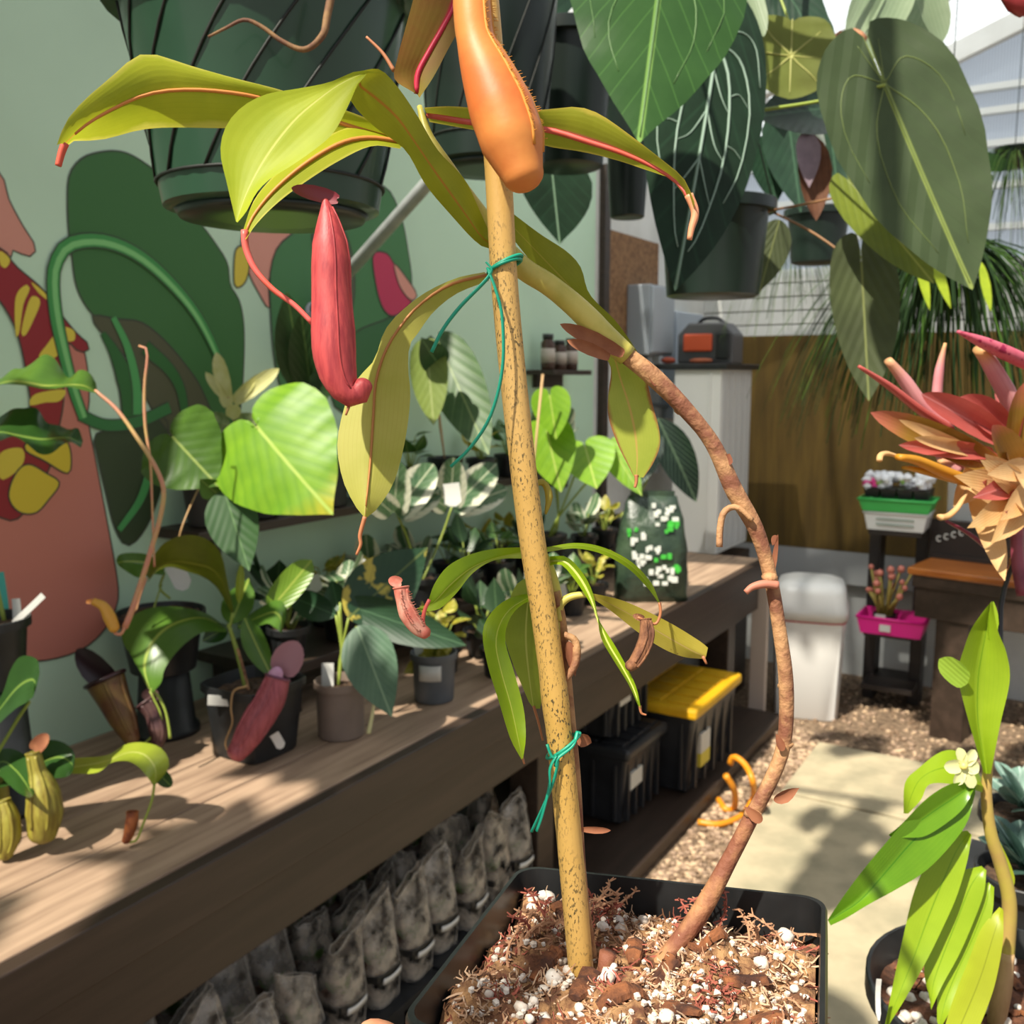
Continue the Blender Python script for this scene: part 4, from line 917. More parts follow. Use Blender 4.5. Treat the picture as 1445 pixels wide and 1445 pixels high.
for (b, q, w_) in (((1292, 340, 2.0), (1312, 438, 1.95), 16), ((1310, 345, 2.0), (1342, 436, 1.95), 16), ((1385, 370, 2.0), (1398, 440, 1.95), 14)):
    leafpx(t, b, q, w_, leafmat('young_lime', '#a8bc30', '#94aa28', vn=0, trans=.4, rough=.4), shape='lance', n=16, rings=3)
t, bp = trailing('hanging_rhipsalis', 'loose thin green stems trailing in front of the gable glazing', 1432, 215, 3.05, 150, .9, .55, [gB, gC, gA], .0012, .0022)
MB().lathe(bp + V((0, 0, -.05)), [(.03, 0), (.045, .01), (.06, .06), (.063, .065), (.05, .06)], 18).build('basket', gpotd, t)
MB().tube([bp, bp + V((0, 0, .5))], .0015, 5).build('hanger_wire', wire, t)
leafpx(t, (1380, 225, 3.0), (1436, 236, 3.02), 26, leafmat('small_green', '#4a7038', '#3c6030', vn=6, trans=.3), shape='ovate', n=18, rings=3)
t, bp = trailing('hanging_grass', 'wispy green grass blades hanging beside the small green pot', 1120, 335, 3.55, 90, .6, .5, [gB, gC, gB], .0012, .002)
MB().lathe(bp + V((0, 0, -.03)), [(.015, 0), (.02, .005), (.026, .04), (.02, .04)], 14).build('basket', gpotd, t)
MB().tube([bp, V((bp.x, bp.y, roofz(bp.x) - .004))], .0012, 5).build('hanger_wire', wire, t)
bt = thing('flower_bud', 'small dark red bud tip under the roof rafter', 'bud', P(1442, 4, .87))
MB().ball(P(1442, 4, .87), .013, 12, (1.6, .8, .8), Matrix.Rotation(YAW, 3, 'Z') @ Matrix.Rotation(.35, 3, 'Y'), jit=.12).build('bud', mat('bud_red', '#8e2a2e', .45), bt)
MB().tube(cr(T([(1458, -4, .87), (1478, -12, .868), (1494, -30, .866)]), 8), .002, 6).build('stalk', petg, bt)

# leafy baskets further along the rail: they throw the dappled shade over the near bench
for (x, y, lab) in ((-1.52, -.62, 'leafy green basket on the rail near the end of the bench'), (-1.36, -.14, 'leafy green basket hung second on the rail'), (-1.46, .32, 'leafy green basket hung beside the mural wall')):
    c = V((x, y, 2.12)); t = thing('hanging_basket_plant', lab, 'plant', c)
    pot(t, c, .11, .085, .13, gpotd, soild, lip=.01, n=24)
    r_ = random.Random(int(y * 100)); m = MATS['small_green']
    for k in range(22):
        a = 2.4 * k; b = c + V((math.cos(a) * .07, math.sin(a) * .07, .13)); e = b + V((math.cos(a) * r_.uniform(.08, .2), math.sin(a) * r_.uniform(.08, .2), r_.uniform(-.22, .14)))
        leafp(t, b, e, r_.uniform(.07, .12), m, shape='ovate', n=18, rings=3, cup=.2, side=V((-math.sin(a), math.cos(a), .2)))
    for k in range(3):
        a = 2.1 * k; MB().tube([c + V((math.cos(a) * .115, math.sin(a) * .115, .125)), c + V((0, 0, .37))], .0014, 5).build('hanger_wire', wire, t)
# ================================================================== plants on the bench
bpot = mat('nursery_pot_black', '#18191a', .45, col2='#222426', ns=20)
greyp = mat('nursery_pot_grey', '#54585c', .5, col2='#484c50', ns=10)
taupe = mat('nursery_pot_taupe', '#7c6c60', .55, col2='#6e6056', ns=10)
tagm = mat('tag_white', '#c4c4be', .5); tagt = mat('tag_teal', '#3fa89c', .5)
nep = leafmat('nep_green', '#567a2c', '#486c26', mid='#9aac4c', midw=.04, vn=10, va=.12, vein='#3c5c20', trans=.28, rough=.3, ns=15, bmp=.05, par=True)
nepd = leafmat('nep_dark', '#2f5020', '#28461c', mid='#6f8a3c', midw=.035, vn=8, va=.1, vein='#223c18', trans=.2, rough=.25, ns=15, bmp=.05, par=True)
nepo = leafmat('nep_olive', '#6c7420', '#5c641a', mid='#8c8c34', midw=.03, vn=8, va=.1, vein='#4c5416', trans=.3, rough=.4, ns=15, bmp=.05, par=True)
nepb = leafmat('nep_lime', '#a0ae38', '#8a9c30', mid='#c2c870', midw=.03, vn=8, va=.1, vein='#7c8c28', trans=.3, rough=.3, ns=15, bmp=.05, par=True)
yelp = mat('pitcher_yellow', '#a0983c', .45, col2='#7c6c28', ns=30, stretch=(3, 3, .6), trans=.15)
marp = mat('pitcher_maroon', '#5a2428', .45, col2='#7a6434', ns=12, trans=.1)
pinkp = mat('pitcher_rose', '#a8545c', .5, col2='#8c4048', ns=50, stretch=(3, 3, .5), trans=.12)
goldp = mat('pitcher_gold', '#d8a03c', .4, trans=.2)
tst = mat('stalk_tan', '#a8865a', .55); gst = mat('stalk_lime', '#8c9c40', .5); pinks = mat('stalk_pink', '#c08068', .5, col2='#b89a60', ns=20)
def tagstick(px0, py0, px1, py1, wpx, d, label, m=None, group=None):
    "a plant tag: a thin bent strip from foot to top"
    a, b = P(px0, py0, d), P(px1, py1, d); t = (b - a).normalized(); s = t.cross(fw).normalized() * S(wpx, d) / 2; n = s.cross(t).normalized()
    vs = []
    for i in range(7):
        k = i / 6; c = a.lerp(b, k) + n * (.004 * math.sin(k * 2.2)); w_ = .35 if i == 0 else 1
        for e in (.0004, -.0004): vs += [c - s * w_ + n * e, c + s * w_ + n * e]
    fs = []
    for i in range(6):
        o = i * 4; fs += [[o, o + 1, o + 5, o + 4], [o + 2, o + 6, o + 7, o + 3], [o, o + 4, o + 6, o + 2], [o + 1, o + 3, o + 7, o + 5]]
    fs += [[0, 2, 3, 1], [24, 25, 27, 26]]
    q = MB().add(vs, fs).build('plant_tag', m or tagm, None, smooth=False); return tag(q, label, 'tag', group)
# --- far left: yellow pitchers trailing on the bench
A = onz(-60, 1175, BZ); dA = dep(A)
A = onz(-112, 1222, BZ)
t = thing('potted_pitcher_plant', 'low pitcher plant with plump yellow green pitchers resting on the bench', 'plant', A)
pot(t, A, .06, .05, .11, bpot, soild)
for q_ in ((-36, 1048), (-36, 1098), (-26, 1115)): MB().tube(cr([A + V((0, 0, .08)), A + V((.01, .02, .14)), P(*q_, dA)], 12), .004, 7).build('stem', gst, t)
leaf3(t, [(-40, 1040), (0, 985), (15, 945), (30, 926), (52, 930), (56, 950)], [(-40, 1050), (0, 1000), (20, 975), (36, 962), (48, 960), (50, 975)], [(-40, 1060), (0, 1020), (22, 1000), (36, 992), (45, 985), (46, 985)], nepd, dA - .03, dA - .12, dr=-.05)
leaf3(t, [(-40, 1090), (0, 1058), (30, 1062), (48, 1085), (50, 1118)], [(-40, 1100), (0, 1075), (20, 1085), (36, 1105), (46, 1124)], [(-40, 1110), (-5, 1095), (10, 1105), (25, 1118), (40, 1126)], nepd, dA, dA - .12, dl=.02, dr=-.03)
leaf3(t, [(-30, 1110), (20, 1085), (60, 1048), (85, 1046), (104, 1060), (105, 1080)], [(-30, 1115), (25, 1095), (60, 1075), (85, 1068), (100, 1076), (104, 1084)], [(-30, 1120), (25, 1105), (60, 1098), (80, 1098), (95, 1096), (102, 1090)], nepd, dA - .02, dA - .06, dl=.01, dr=-.03)
leaf3(t, [(60, 1080), (105, 1070), (150, 1066), (178, 1050), (205, 1048), (228, 1056), (239, 1076), (233, 1092), (219, 1108)], [(60, 1084), (105, 1082), (150, 1074), (180, 1062), (202, 1064), (216, 1078), (220, 1092), (218, 1108)], [(60, 1090), (108, 1092), (138, 1090), (158, 1076), (180, 1074), (195, 1082), (206, 1094), (216, 1108)], nepb, dA, dA - .06, dl=.03, dr=-.02)
leafpx(t, (222, 1090, dA - .02), (242, 1110, dA - .02), 22, nepd, shape='round', n=18, rings=3)
stalk(t, [(218, 1105), (214, 1130), (203, 1160), (192, 1186), (178, 1188)], [.0024, .002], gst, dA - .06, name='tendril')
pitcher(t, [(187, 1146), (186, 1160), (182, 1176), (178, 1186)], [8, 9, 8, 6], mat('pitcher_rust', '#a05a2c', .6, col2='#6a3018', ns=60), dA - .06, wings=False)
pitcher(t, [(47, 1062), (52, 1085), (60, 1112), (63, 1150), (60, 1174)], [10, 12, 22, 25, 20], yelp, dA - .08, lid=((48, 1058), (68, 1036), 22), lidm=dryl, side=.1, wr=.1)
pitcher(t, [(4, 1130), (10, 1150), (12, 1180), (6, 1204)], [10, 16, 17, 12], yelp, dA - .1, side=.2)
pitcher(t, [(-8, 1090), (-4, 1110), (2, 1140)], [10, 14, 12], yelp, dA - .02, wings=False)
stalk(t, [(-20, 1090), (10, 1040), (28, 1010), (42, 990)], .003, gst, dA - .05, name='petiole')
stalk(t, [(-30, 1100), (20, 1080), (40, 1070), (48, 1064)], .002, gst, dA - .05, name='tendril')
# --- left edge: black pot with tags on an upturned pot, wavy leaves above
Bp = onz(8, 1142, BZ); dB = dep(Bp); hB = P(8, 862, dB).z - .125 - BZ
o = MB().lathe(Bp, [(.062, 0), (.062, .012), (.055, .014), (.045, hB - .005), (.04, hB)], 26).build('nursery_pot', bpot); tag(o, 'upturned black pot used as a stand under the wavy leaved plant', 'pot'); 
t = thing('potted_pitcher_plant', 'black potted plant with wavy glossy leaves and a long tan tendril', 'plant', Bp + V((0, 0, hB + .0002)))
cB = Bp + V((0, 0, hB + .0002)); pot(t, cB, .058, .047, .125, bpot, soild)
leaf3(t, [(-60, 548), (-20, 542), (0, 535), (18, 521), (32, 520), (46, 512), (62, 500), (78, 507), (96, 533), (112, 522), (126, 526), (135, 540), (137, 552)], [(-60, 552), (-20, 548), (0, 541), (20, 538), (40, 541), (60, 545), (80, 544), (100, 543), (120, 545), (136, 553)], [(-60, 556), (-20, 550), (0, 543), (22, 543), (42, 545), (60, 549), (78, 549), (96, 546), (118, 551), (136, 555)], nep, 1.60, 1.66, dl=.06, dr=-.03, n=44)
leaf3(t, [(-60, 618), (-20, 600), (0, 588), (18, 577), (34, 576), (52, 576), (66, 596), (82, 600), (98, 606), (110, 604), (117, 622)], [(-60, 622), (-20, 614), (0, 610), (20, 614), (40, 618), (60, 620), (80, 618), (98, 618), (116, 626)], [(-60, 628), (-20, 622), (0, 622), (18, 616), (36, 625), (55, 640), (72, 640), (88, 628), (100, 624), (114, 632)], nepd, 1.58, 1.63, dl=.06, dr=-.04, n=44)
stalk(t, [(8, 885, dB), (-20, 760, dB - .02), (-40, 660, 1.63), (-60, 552, 1.60)], .004, gst, name='stem'); stalk(t, [(-20, 760, dB - .02), (-50, 680, 1.61), (-60, 622, 1.58)], .003, gst, name='petiole')
stalk(t, [(134, 551), (165, 578), (195, 620), (220, 660), (231, 692), (226, 730), (212, 780), (198, 825), (186, 862), (176, 886)], [.003, .0036, .004, .0042, .0046, .0056], pinks, 1.66, d1=1.645, name='tendril', n=40)
pitcher(t, [(132, 849), (146, 856), (155, 872), (161, 886)], [5, 7, 9, 8], goldp, 1.64, wings=False, lid=((132, 848), (121, 850), 7), lidm=MATS['tendril_orange'])
stalk(t, [(161, 893), (170, 895), (176, 886)], .0028, pinks, 1.64, name='tendril', n=8)
stalk(t, [(196, 488), (205, 490), (208, 505), (204, 545), (205, 600), (212, 650), (215, 720), (218, 800)], [.002, .003, .0022, .002], pinks, 1.80, name='tendril', n=30)
for a in ((8, 888, -4, 808, 16, 'teal plant tag leaning in the pot of the wavy leaved plant', tagt, .02), (14, 884, 60, 840, 9, 'long white plant tag tipped over beside the teal tag', tagm, -.02), (24, 888, 21, 845, 12, 'short cream plant tag standing against the teal tag', tagm, .0)):
    tagstick(*a[:5], dB + a[7], a[5], a[6])
# --- black round pot on an upturned pot, maroon pitchers below it
Dp = V((-1.69, onx(232, 960, -1.69).y, BZ)); dD = dep(Dp)
o = MB().lathe(Dp, [(.07, 0), (.07, .012), (.062, .014), (.052, .135), (.045, .14)], 26).build('nursery_pot', bpot); tag(o, 'upturned black pot under the round pot beside the rose pitcher plant', 'pot')
t = thing('potted_pitcher_plant', 'round black pot with broad olive leaf and dark maroon pitchers hanging below', 'plant', Dp + V((0, 0, .1402)))
cD = Dp + V((0, 0, .1402)); pot(t, cD, .087, .068, .13, bpot, soild, soil=.9)
leaf3(t, [(232, 800), (212, 784), (190, 780), (170, 782), (164, 790)], [(232, 806), (210, 795), (190, 792), (172, 793), (165, 795)], [(232, 812), (212, 810), (195, 815), (178, 806), (168, 799)], nep, dD, dD - .1, dr=-.03)
stalk(t, [(232, 808), (226, 830), (240, 845)], .003, gst, dD, name='petiole')
pitcher(t, [(148, 958), (160, 985), (174, 1015), (186, 1042)], [27, 22, 19, 11], marp, dD - .2, perm=mat('peristome_dark', '#2a1216', .3), lid=((160, 968), (108, 916), 40), lidm=MATS['peristome_dark'], side=.5)
pitcher(t, [(206, 990), (216, 1005), (224, 1030), (222, 1050)], [15, 12, 14, 9], mat('pitcher_plum', '#3e2228', .5, col2='#5e4440', ns=30), dD - .18, side=.2, lid=((206, 988), (222, 975), 24))
stalk(t, [(186, 1046), (202, 1050), (228, 1018), (212, 975)], .0022, gst, dD - .19, name='tendril')
stalk(t, [(212, 975), (200, 940), (214, 870), (228, 825)], .002, gst, dD - .17, name='tendril', d1=dD)
tagstick(262, 832, 240, 790, 26, dD - .01, 'wide white plant tag in the round black pot')
# --- rose pitcher plant
C0 = onz(352, 1073, BZ); dC = dep(C0)
t = thing('potted_pitcher_plant', 'black potted pitcher plant with one long rose pitcher leaning over its rim', 'plant', C0)
cC, hC, d2 = potpx(t, 352, 1073, 972, 116, 92, BZ, bpot, soild, sq=5)
MB().box(P(332, 990, dC - .036), (S(76, dC), .004, S(14, dC)), Matrix.Rotation(YAW, 3, 'Z') @ Matrix.Rotation(.06, 3, 'Y')).build('rim_label', tagm, t, smooth=False)
stalk(t, [(350, 985), (340, 940), (330, 905), (322, 880)], [.006, .0055, .004], gst, d2, name='stem'); stalk(t, [(352, 980), (345, 950), (335, 915)], [.003, .003], MATS['dry_brown_stem'], d2 - .02, name='old_stem')
leaf3(t, [(318, 884), (292, 866), (262, 858), (225, 856), (192, 866), (172, 890), (176, 912), (188, 925)], [(318, 886), (290, 872), (262, 874), (232, 888), (212, 912), (204, 940), (208, 962), (214, 978)], [(320, 892), (288, 892), (265, 905), (245, 925), (232, 945), (228, 962), (220, 972), (215, 978)], nep, d2, d2 - .14, dl=.06, dr=-.03)
stalk(t, [(213, 972), (225, 985), (234, 1005), (239, 1030), (240, 1042)], [.003, .0025, .003], gst, d2 - .14, name='tendril')
leaf3(t, [(330, 862), (320, 815), (311, 780), (290, 760), (262, 755), (232, 766), (215, 788), (206, 812)], [(328, 864), (314, 822), (298, 803), (272, 796), (245, 793), (224, 800), (210, 816)], [(326, 866), (308, 832), (288, 815), (262, 806), (240, 800), (222, 806), (208, 822)], nepo, d2, d2 - .08, dl=-.04, dr=.03)
stalk(t, [(325, 885), (328, 865)], .003, gst, d2, name='petiole', n=4)
stalk(t, [(207, 815), (198, 840), (192, 862), (190, 850)], [.0022, .0018], pinks, d2 - .08, name='tendril')
leafpx(t, (337, 852, d2), (341, 790, d2), 13, nepb, shape='lance', n=16, rings=3)
leafpx(t, (326, 880, d2), (352, 815, d2 + .08), 44, nep, shape='ovate', cup=.2)
leaf3(t, [(335, 880), (360, 862), (385, 848), (400, 850), (404, 870), (398, 892)], [(335, 884), (362, 872), (385, 864), (396, 872), (398, 892)], [(336, 888), (362, 884), (378, 880), (388, 886), (397, 893)], nep, d2, d2 - .04, dl=.03, dr=-.02)
leafpx(t, (380, 862, d2 + .02), (440, 790, d2 + .05), 40, leafmat('nep_bright', '#7a9c30', '#688a28', mid='#a8b850', midw=.04, vn=8, va=.1, vein='#5c7c20', trans=.35, rough=.3, ns=15), shape='oblong', cup=.2)
leafpx(t, (345, 872, d2 - .02), (382, 958, d2 - .06), 34, nep, shape='lance', cup=.3, droop=.1)
leafpx(t, (322, 884, d2), (285, 905, d2 - .02), 26, nepd, shape='lance', cup=.3)
pitcher(t, [(392, 956), (382, 985), (364, 1015), (344, 1048), (334, 1062)], [17, 21, 22, 20, 14], pinkp, d2 - .10, d2 - .13, lid=((398, 948), (420, 905), 44), lidm=mat('lid_rose', '#a0727c', .5, trans=.2), perm=mat('peristome_plum', '#6a3a50', .3), side=-.3, wr=.06)
MB().ball(P(388, 955, d2 - .115), S(15, d2), 12, (.7, .3, 1.0), Matrix.Rotation(YAW, 3, 'Z') @ Matrix.Rotation(.45, 3, 'Y')).build('pitcher_mouth', mat('mouth_lilac', '#b88aa8', .25), t)
stalk(t, [(350, 968), (330, 975), (326, 1000), (328, 1020), (318, 1050), (330, 1068)], [.002, .0018, .0022], tst, d2 - .12, name='tendril', n=24)
tagstick(398, 1056, 386, 1036, 14, dC - .048, 'small cream tag lying against the rose pitcher pot')
# --- green climber with the big heart leaf, cream seedling: on the wall shelf
ph = leafmat('philo_lime', '#7aa428', '#669420', mid='#a8c058', midw=.016, vein='#548420', vn=5, vslope=2.2, vw=.3, va=.35, trans=.3, rough=.42, ns=14, tip='#b8ae30', spots='#d8d2b0', spot_s=22, spot_t=.74, bmp=.12, spec=.3)
phd = leafmat('philo_green', '#4a6c24', '#3c5c1e', mid='#8a9c50', midw=.018, vein='#34541a', vn=6, vslope=1.1, va=.45, trans=.25, rough=.35, ns=14, bmp=.3)
phs = leafmat('philo_shade', '#3c5c34', '#34522e', mid='#58784a', midw=.02, vein='#2c4826', vn=7, va=.4, trans=.2, rough=.35, ns=14, bmp=.3)
Fp = V((-1.72, 1.49, SZ + .0003)); dF = dep(Fp)
t = thing('potted_philodendron', 'climbing plant with one big bright lime heart-shaped leaf on the wall shelf', 'plant', Fp)
pot(t, Fp, .06, .048, .11, mat('pot_charcoal', '#3a3636', .5), soild)
leafpx(t, (364, 604, 1.98), (460, 720, 1.86), 202, ph, shape='heart', cup=-.12, wave=.05, droop=.12, n=44, rings=6)
stalk(t, [(300, 640, 2.12), (330, 600, 2.08), (364, 604, 1.98)], .0032, gst, name='petiole')
leafpx(t, (246, 619, 2.02), (308, 686, 1.98), 132, phd, shape='heart', cup=.1, wave=.06, n=40)
stalk(t, [(300, 650, 2.12), (270, 625, 2.05), (246, 619, 2.02)], .0028, gst, name='petiole')
leafpx(t, (315, 688, 2.0), (352, 806, 1.96), 76, phs, shape='ovate', cup=.15, n=30)
leafpx(t, (308, 698, 2.0), (282, 676, 1.97), 34, phd, shape='ovate', cup=.3, n=20)
stalk(t, [(308, 640, 2.12), (318, 665, 2.03), (315, 690, 2.0)], .0026, gst, name='petiole')
stalk(t, [(300, 645, 2.12), (262, 730, 2.0), (250, 770, 2.0)], .002, tst, name='aerial_root')
cream = leafmat('cream_leaf', '#d8d49a', '#c2c070', vn=6, vein='#a8aa50', va=.3, trans=.35, rough=.4, ns=25, par=True)
Gp = V((-1.72, 1.64, SZ + .0003)); dG = dep(Gp)
t = thing('potted_seedling', 'cream variegated seedling with narrow upright leaves on the wall shelf', 'plant', Gp)
pot(t, Gp, .055, .045, .12, bpot, soild)
for b, q, w_ in (((322, 560), (305, 497), 22), ((318, 562), (290, 525), 14), ((330, 568), (394, 520), 24), ((332, 570), (362, 532), 14), ((325, 590), (336, 572), 22), ((322, 575), (318, 545), 20)): leafpx(t, b, q, w_, cream, 2.20, shape='strap', cup=.4, n=18, rings=3)
for b, q, w_ in (((325, 600), (280, 590), 30), ((330, 605), (365, 585), 30), ((326, 606), (300, 620), 26)): leafpx(t, b, q, w_, leafmat('cream_green', '#5c7840', '#a8b080', vn=6, trans=.3, ns=60), 2.21, shape='ovate', cup=.2, n=18, rings=3)
stalk(t, [(362, 650, dG), (335, 610, 2.24), (322, 560, 2.2)], [.003, .0025], tst)
Hp = V((-1.715, 1.88, SZ + .0003)); dH = dep(Hp)
t = thing('potted_anthurium', 'black pot with tall dark upright leaves beside the red pitcher', 'plant', Hp)
pot(t, Hp, .058, .048, .13, bpot, soild)
dk = leafmat('upright_dark', '#2c4426', '#36522c', mid='#58703c', midw=.025, vein='#22381c', vn=7, va=.4, trans=.22, rough=.4, ns=14, bmp=.3)
for b, q, w_ in (((430, 560), (405, 412), 58), ((440, 560), (425, 440), 50), ((452, 560), (500, 470), 40), ((445, 560), (470, 520), 40)): leafpx(t, (*b, 2.40), (*q, 2.27), w_, dk, shape='lance', cup=.3, n=26)
stalk(t, [(462, 600, dH), (452, 585, 2.46), (440, 558, 2.40)], .004, gst, n=6)
# --- dark variegated plant in a taupe pot
va_ = leafmat('varieg_dark', '#24402a', '#2c4a30', mid='#4a6a4c', midw=.02, vein='#1c3422', vn=8, vslope=1.2, va=.4, trans=.15, rough=.4, ns=18, bmp=.15)
vy = leafmat('varieg_half', '#24402a', '#2c4a30', mid='#5a6a3c', midw=.02, vein='#1c3422', vn=8, va=.3, trans=.15, rough=.35, ns=9, spots='#b8a848', spot_s=14, spot_t=.56, bmp=.3)
vg = leafmat('varieg_grey', '#56745a', '#486650', mid='#7c9878', midw=.022, vein='#3c5a44', vn=8, vslope=1.2, va=.45, trans=.2, rough=.42, ns=18, bmp=.15)
Ip = onz(477, 1046, BZ); dI = dep(Ip)
t = thing('potted_philodendron', 'taupe pot with dark pointed leaves, one splashed yellow', 'plant', Ip)
cI, hI, d3 = potpx(t, 477, 1046, 968, 72, 66, BZ, taupe, soild)
leafpx(t, (492, 872, d3 - .02), (604, 772, d3 + .06), 92, vy, shape='ovate', cup=.15, n=34)
leafpx(t, (480, 850, d3), (658, 911, d3 - .06), 56, va_, shape='lance', cup=.25, n=34)
leafpx(t, (504, 884, d3 - .02), (553, 1012, d3 - .1), 78, vg, shape='ovate', cup=.12, n=34)
leafpx(t, (474, 868, d3), (402, 838, d3 + .03), 40, va_, shape='lance', cup=.3, n=26)
leafpx(t, (478, 862, d3), (468, 818, d3 + .05), 34, va_, shape='ovate', cup=.3, n=22)
for q in ((492, 872), (480, 850), (504, 884), (474, 868), (478, 862)): stalk(t, [(477, 975, d3), (482, 920, d3), (*q, d3 - .01)], .0028, gst, name='petiole', n=8)
stalk(t, [(520, 1035), (526, 1005), (528, 985)], [.005, .004, .002], mat('stalk_cream', '#c8c490', .5), d3 - .07, name='aerial_root')
tagstick(462, 985, 462, 936, 17, d3 - .012, 'rounded white plant tag in the taupe pot')
# --- grey pot with white sticker
Jp = onz(611, 994, BZ); t = thing('potted_seedling', 'grey pot with a white printed sticker near the front of the bench', 'plant', Jp)
cJ, hJ, d4 = potpx(t, 611, 994, 926, 66, 56, BZ, greyp, soild)
o = MB()
for i in range(7):
    a = -math.pi / 2 + YAW + (-.62 + i * .17); r_ = S(31, d4) * .99 + .0012
    o.v += [cJ + V((r_ * math.cos(a), r_ * math.sin(a), hJ * .50)), cJ + V((r_ * 1.02 * math.cos(a), r_ * 1.02 * math.sin(a), hJ * .82))]; o.uv += [(0, 0)] * 2
    if i: k = 2 * i; o.f.append([k - 2, k, k + 1, k - 1]); o.mi.append(0)
o.build('sticker', tagm, t, smooth=True, solid=.0006)
sp_ = leafmat('speckled', '#a89a34', '#7c8a2c', mid='#b8a850', midw=.03, vn=7, vein='#5c6c24', va=.4, trans=.3, rough=.4, ns=20, spots='#d0c470', spot_s=60, spot_t=.56)
for q in ((590, 935), (640, 905), (632, 928), (570, 950), (605, 893)): leafpx(t, (611, 925, d4), (*q, d4 - .03), 24, sp_, shape='lance', cup=.3, n=18, rings=3)
tagstick(596, 932, 584, 896, 14, d4, 'white plant tag leaning in the grey stickered pot')
# --- small potted look-alikes along the riser and bench
wv_ = leafmat('white_varieg', '#5c7a52', '#48684a', mid='#b8c0a0', midw=.03, vein='#8a9c80', vn=6, va=.5, trans=.25, rough=.35, edge='#d8d8c0', ew=.3, ns=30)
gl_ = leafmat('mid_green_leaf', '#44682c', '#385a26', mid='#7c9450', midw=.03, vein='#2c4a1e', vn=7, va=.4, trans=.25, rough=.35, ns=20)
dl_ = leafmat('deep_green_leaf', '#263e24', '#2e482a', mid='#4a6440', midw=.03, vein='#1c3019', vn=7, va=.4, trans=.18, rough=.35, ns=20)
KINDS = {'white': (wv_, 'round', .09, .07, 'small black pot of round leaves edged in white'), 'speck': (sp_, 'lance', .10, .04, 'small black pot of yellow speckled pointed leaves'), 'green': (gl_, 'ovate', .10, .055, 'small black pot of plain mid-green leaves'), 'deep': (dl_, 'ovate', .11, .06, 'small black pot of deep green pointed leaves')}
PROTO = {}
def small(kind, loc, rz, place):
    m, shape, L, W, lab = KINDS[kind]; grp = kind + ' leaved small pots ' + place; lab = lab + ' ' + place
    if kind in PROTO:
        o = copy_tree(PROTO[kind], loc=loc, rz=rz, label=lab); o['group'] = grp; return o
    r_ = random.Random(sum(map(ord, kind)))
    t = thing('potted_seedling', lab, 'plant', loc, grp)
    pot(t, V(loc), .045, .036, .075, bpot, soild, n=18)
    for i in range(9):
        a = i * 2.4; hgt = .10 + .06 * (i / 9) + r_.uniform(-.015, .015); rr = .012 + .018 * (1 - i / 12)
        b = V(loc) + V((math.cos(a) * rr, math.sin(a) * rr, hgt)); e = b + V((math.cos(a) * .05, math.sin(a) * .05, L * r_.uniform(.0, .75)))
        leafp(t, b, e, W, m, shape=shape, cup=.2, droop=.2, n=18, rings=3, side=V((-math.sin(a), math.cos(a), 0)))
        MB().tube(cr([V(loc) + V((0, 0, .065)), V(loc) + V((math.cos(a) * rr * .5, math.sin(a) * rr * .5, hgt * .75)), b], 6), .0016, 5).build('petiole', gst, t)
    PROTO[kind] = t; return t
rn = random.Random(4); order = ['white', 'speck', 'deep', 'green', 'deep', 'white', 'speck', 'deep']
i = 0
for (x, y, k_) in ((-1.575, 1.58, 'white'), (-1.705, 1.67, 'deep'), (-1.705, 1.85, 'speck')):
    small(k_, V((x, y, TZ + .0003)), rn.uniform(0, 6), 'at the near end of the riser')
for y in (2.05, 2.22):
    small('green', V((-1.705, y, SZ + .0003)), rn.uniform(0, 6), 'on the wall shelf')
for y in [1.76, 1.94, 2.32, 2.50, 2.68, 3.09, 3.26]:
    small(order[i % 8], V((-1.575, y, TZ + .0003)), rn.uniform(0, 6), 'at the front of the riser'); i += 1
for y in [2.03, 2.22, 2.41, 2.59, 2.77]:
    o = small(order[(i * 3) % 8], V((-1.705, y, TZ + .0003)), rn.uniform(0, 6), 'at the back of the riser'); i += 1
for y in [2.60, 2.772, 2.95, 3.13]:
    small(order[(i * 5 + 2) % 8], V((-1.705, y, SZ + .0003)), rn.uniform(0, 6), 'on the wall shelf'); i += 1
for (x, y) in [(-1.42, 1.98), (-1.28, 2.03), (-1.42, 2.16), (-1.28, 2.22), (-1.42, 2.34), (-1.42, 2.52), (-1.42, 2.70), (-1.42, 2.86)]:
    small(order[(i * 3 + 1) % 8], V((x, y, BZ + .0003)), rn.uniform(0, 6), 'standing on the bench boards'); i += 1
for (px_, py_, qx, qy, w_, d_) in ((640, 715, 636, 682, 24, 2.6), (512, 812, 508, 790, 14, 2.45), (448, 835, 440, 812, 18, 2.2), (795, 850, 790, 825, 16, 3.0)):
    tagstick(px_, py_, qx, qy, w_, d_, 'white plant tag among the small black pots', None, 'white tags among the small pots')
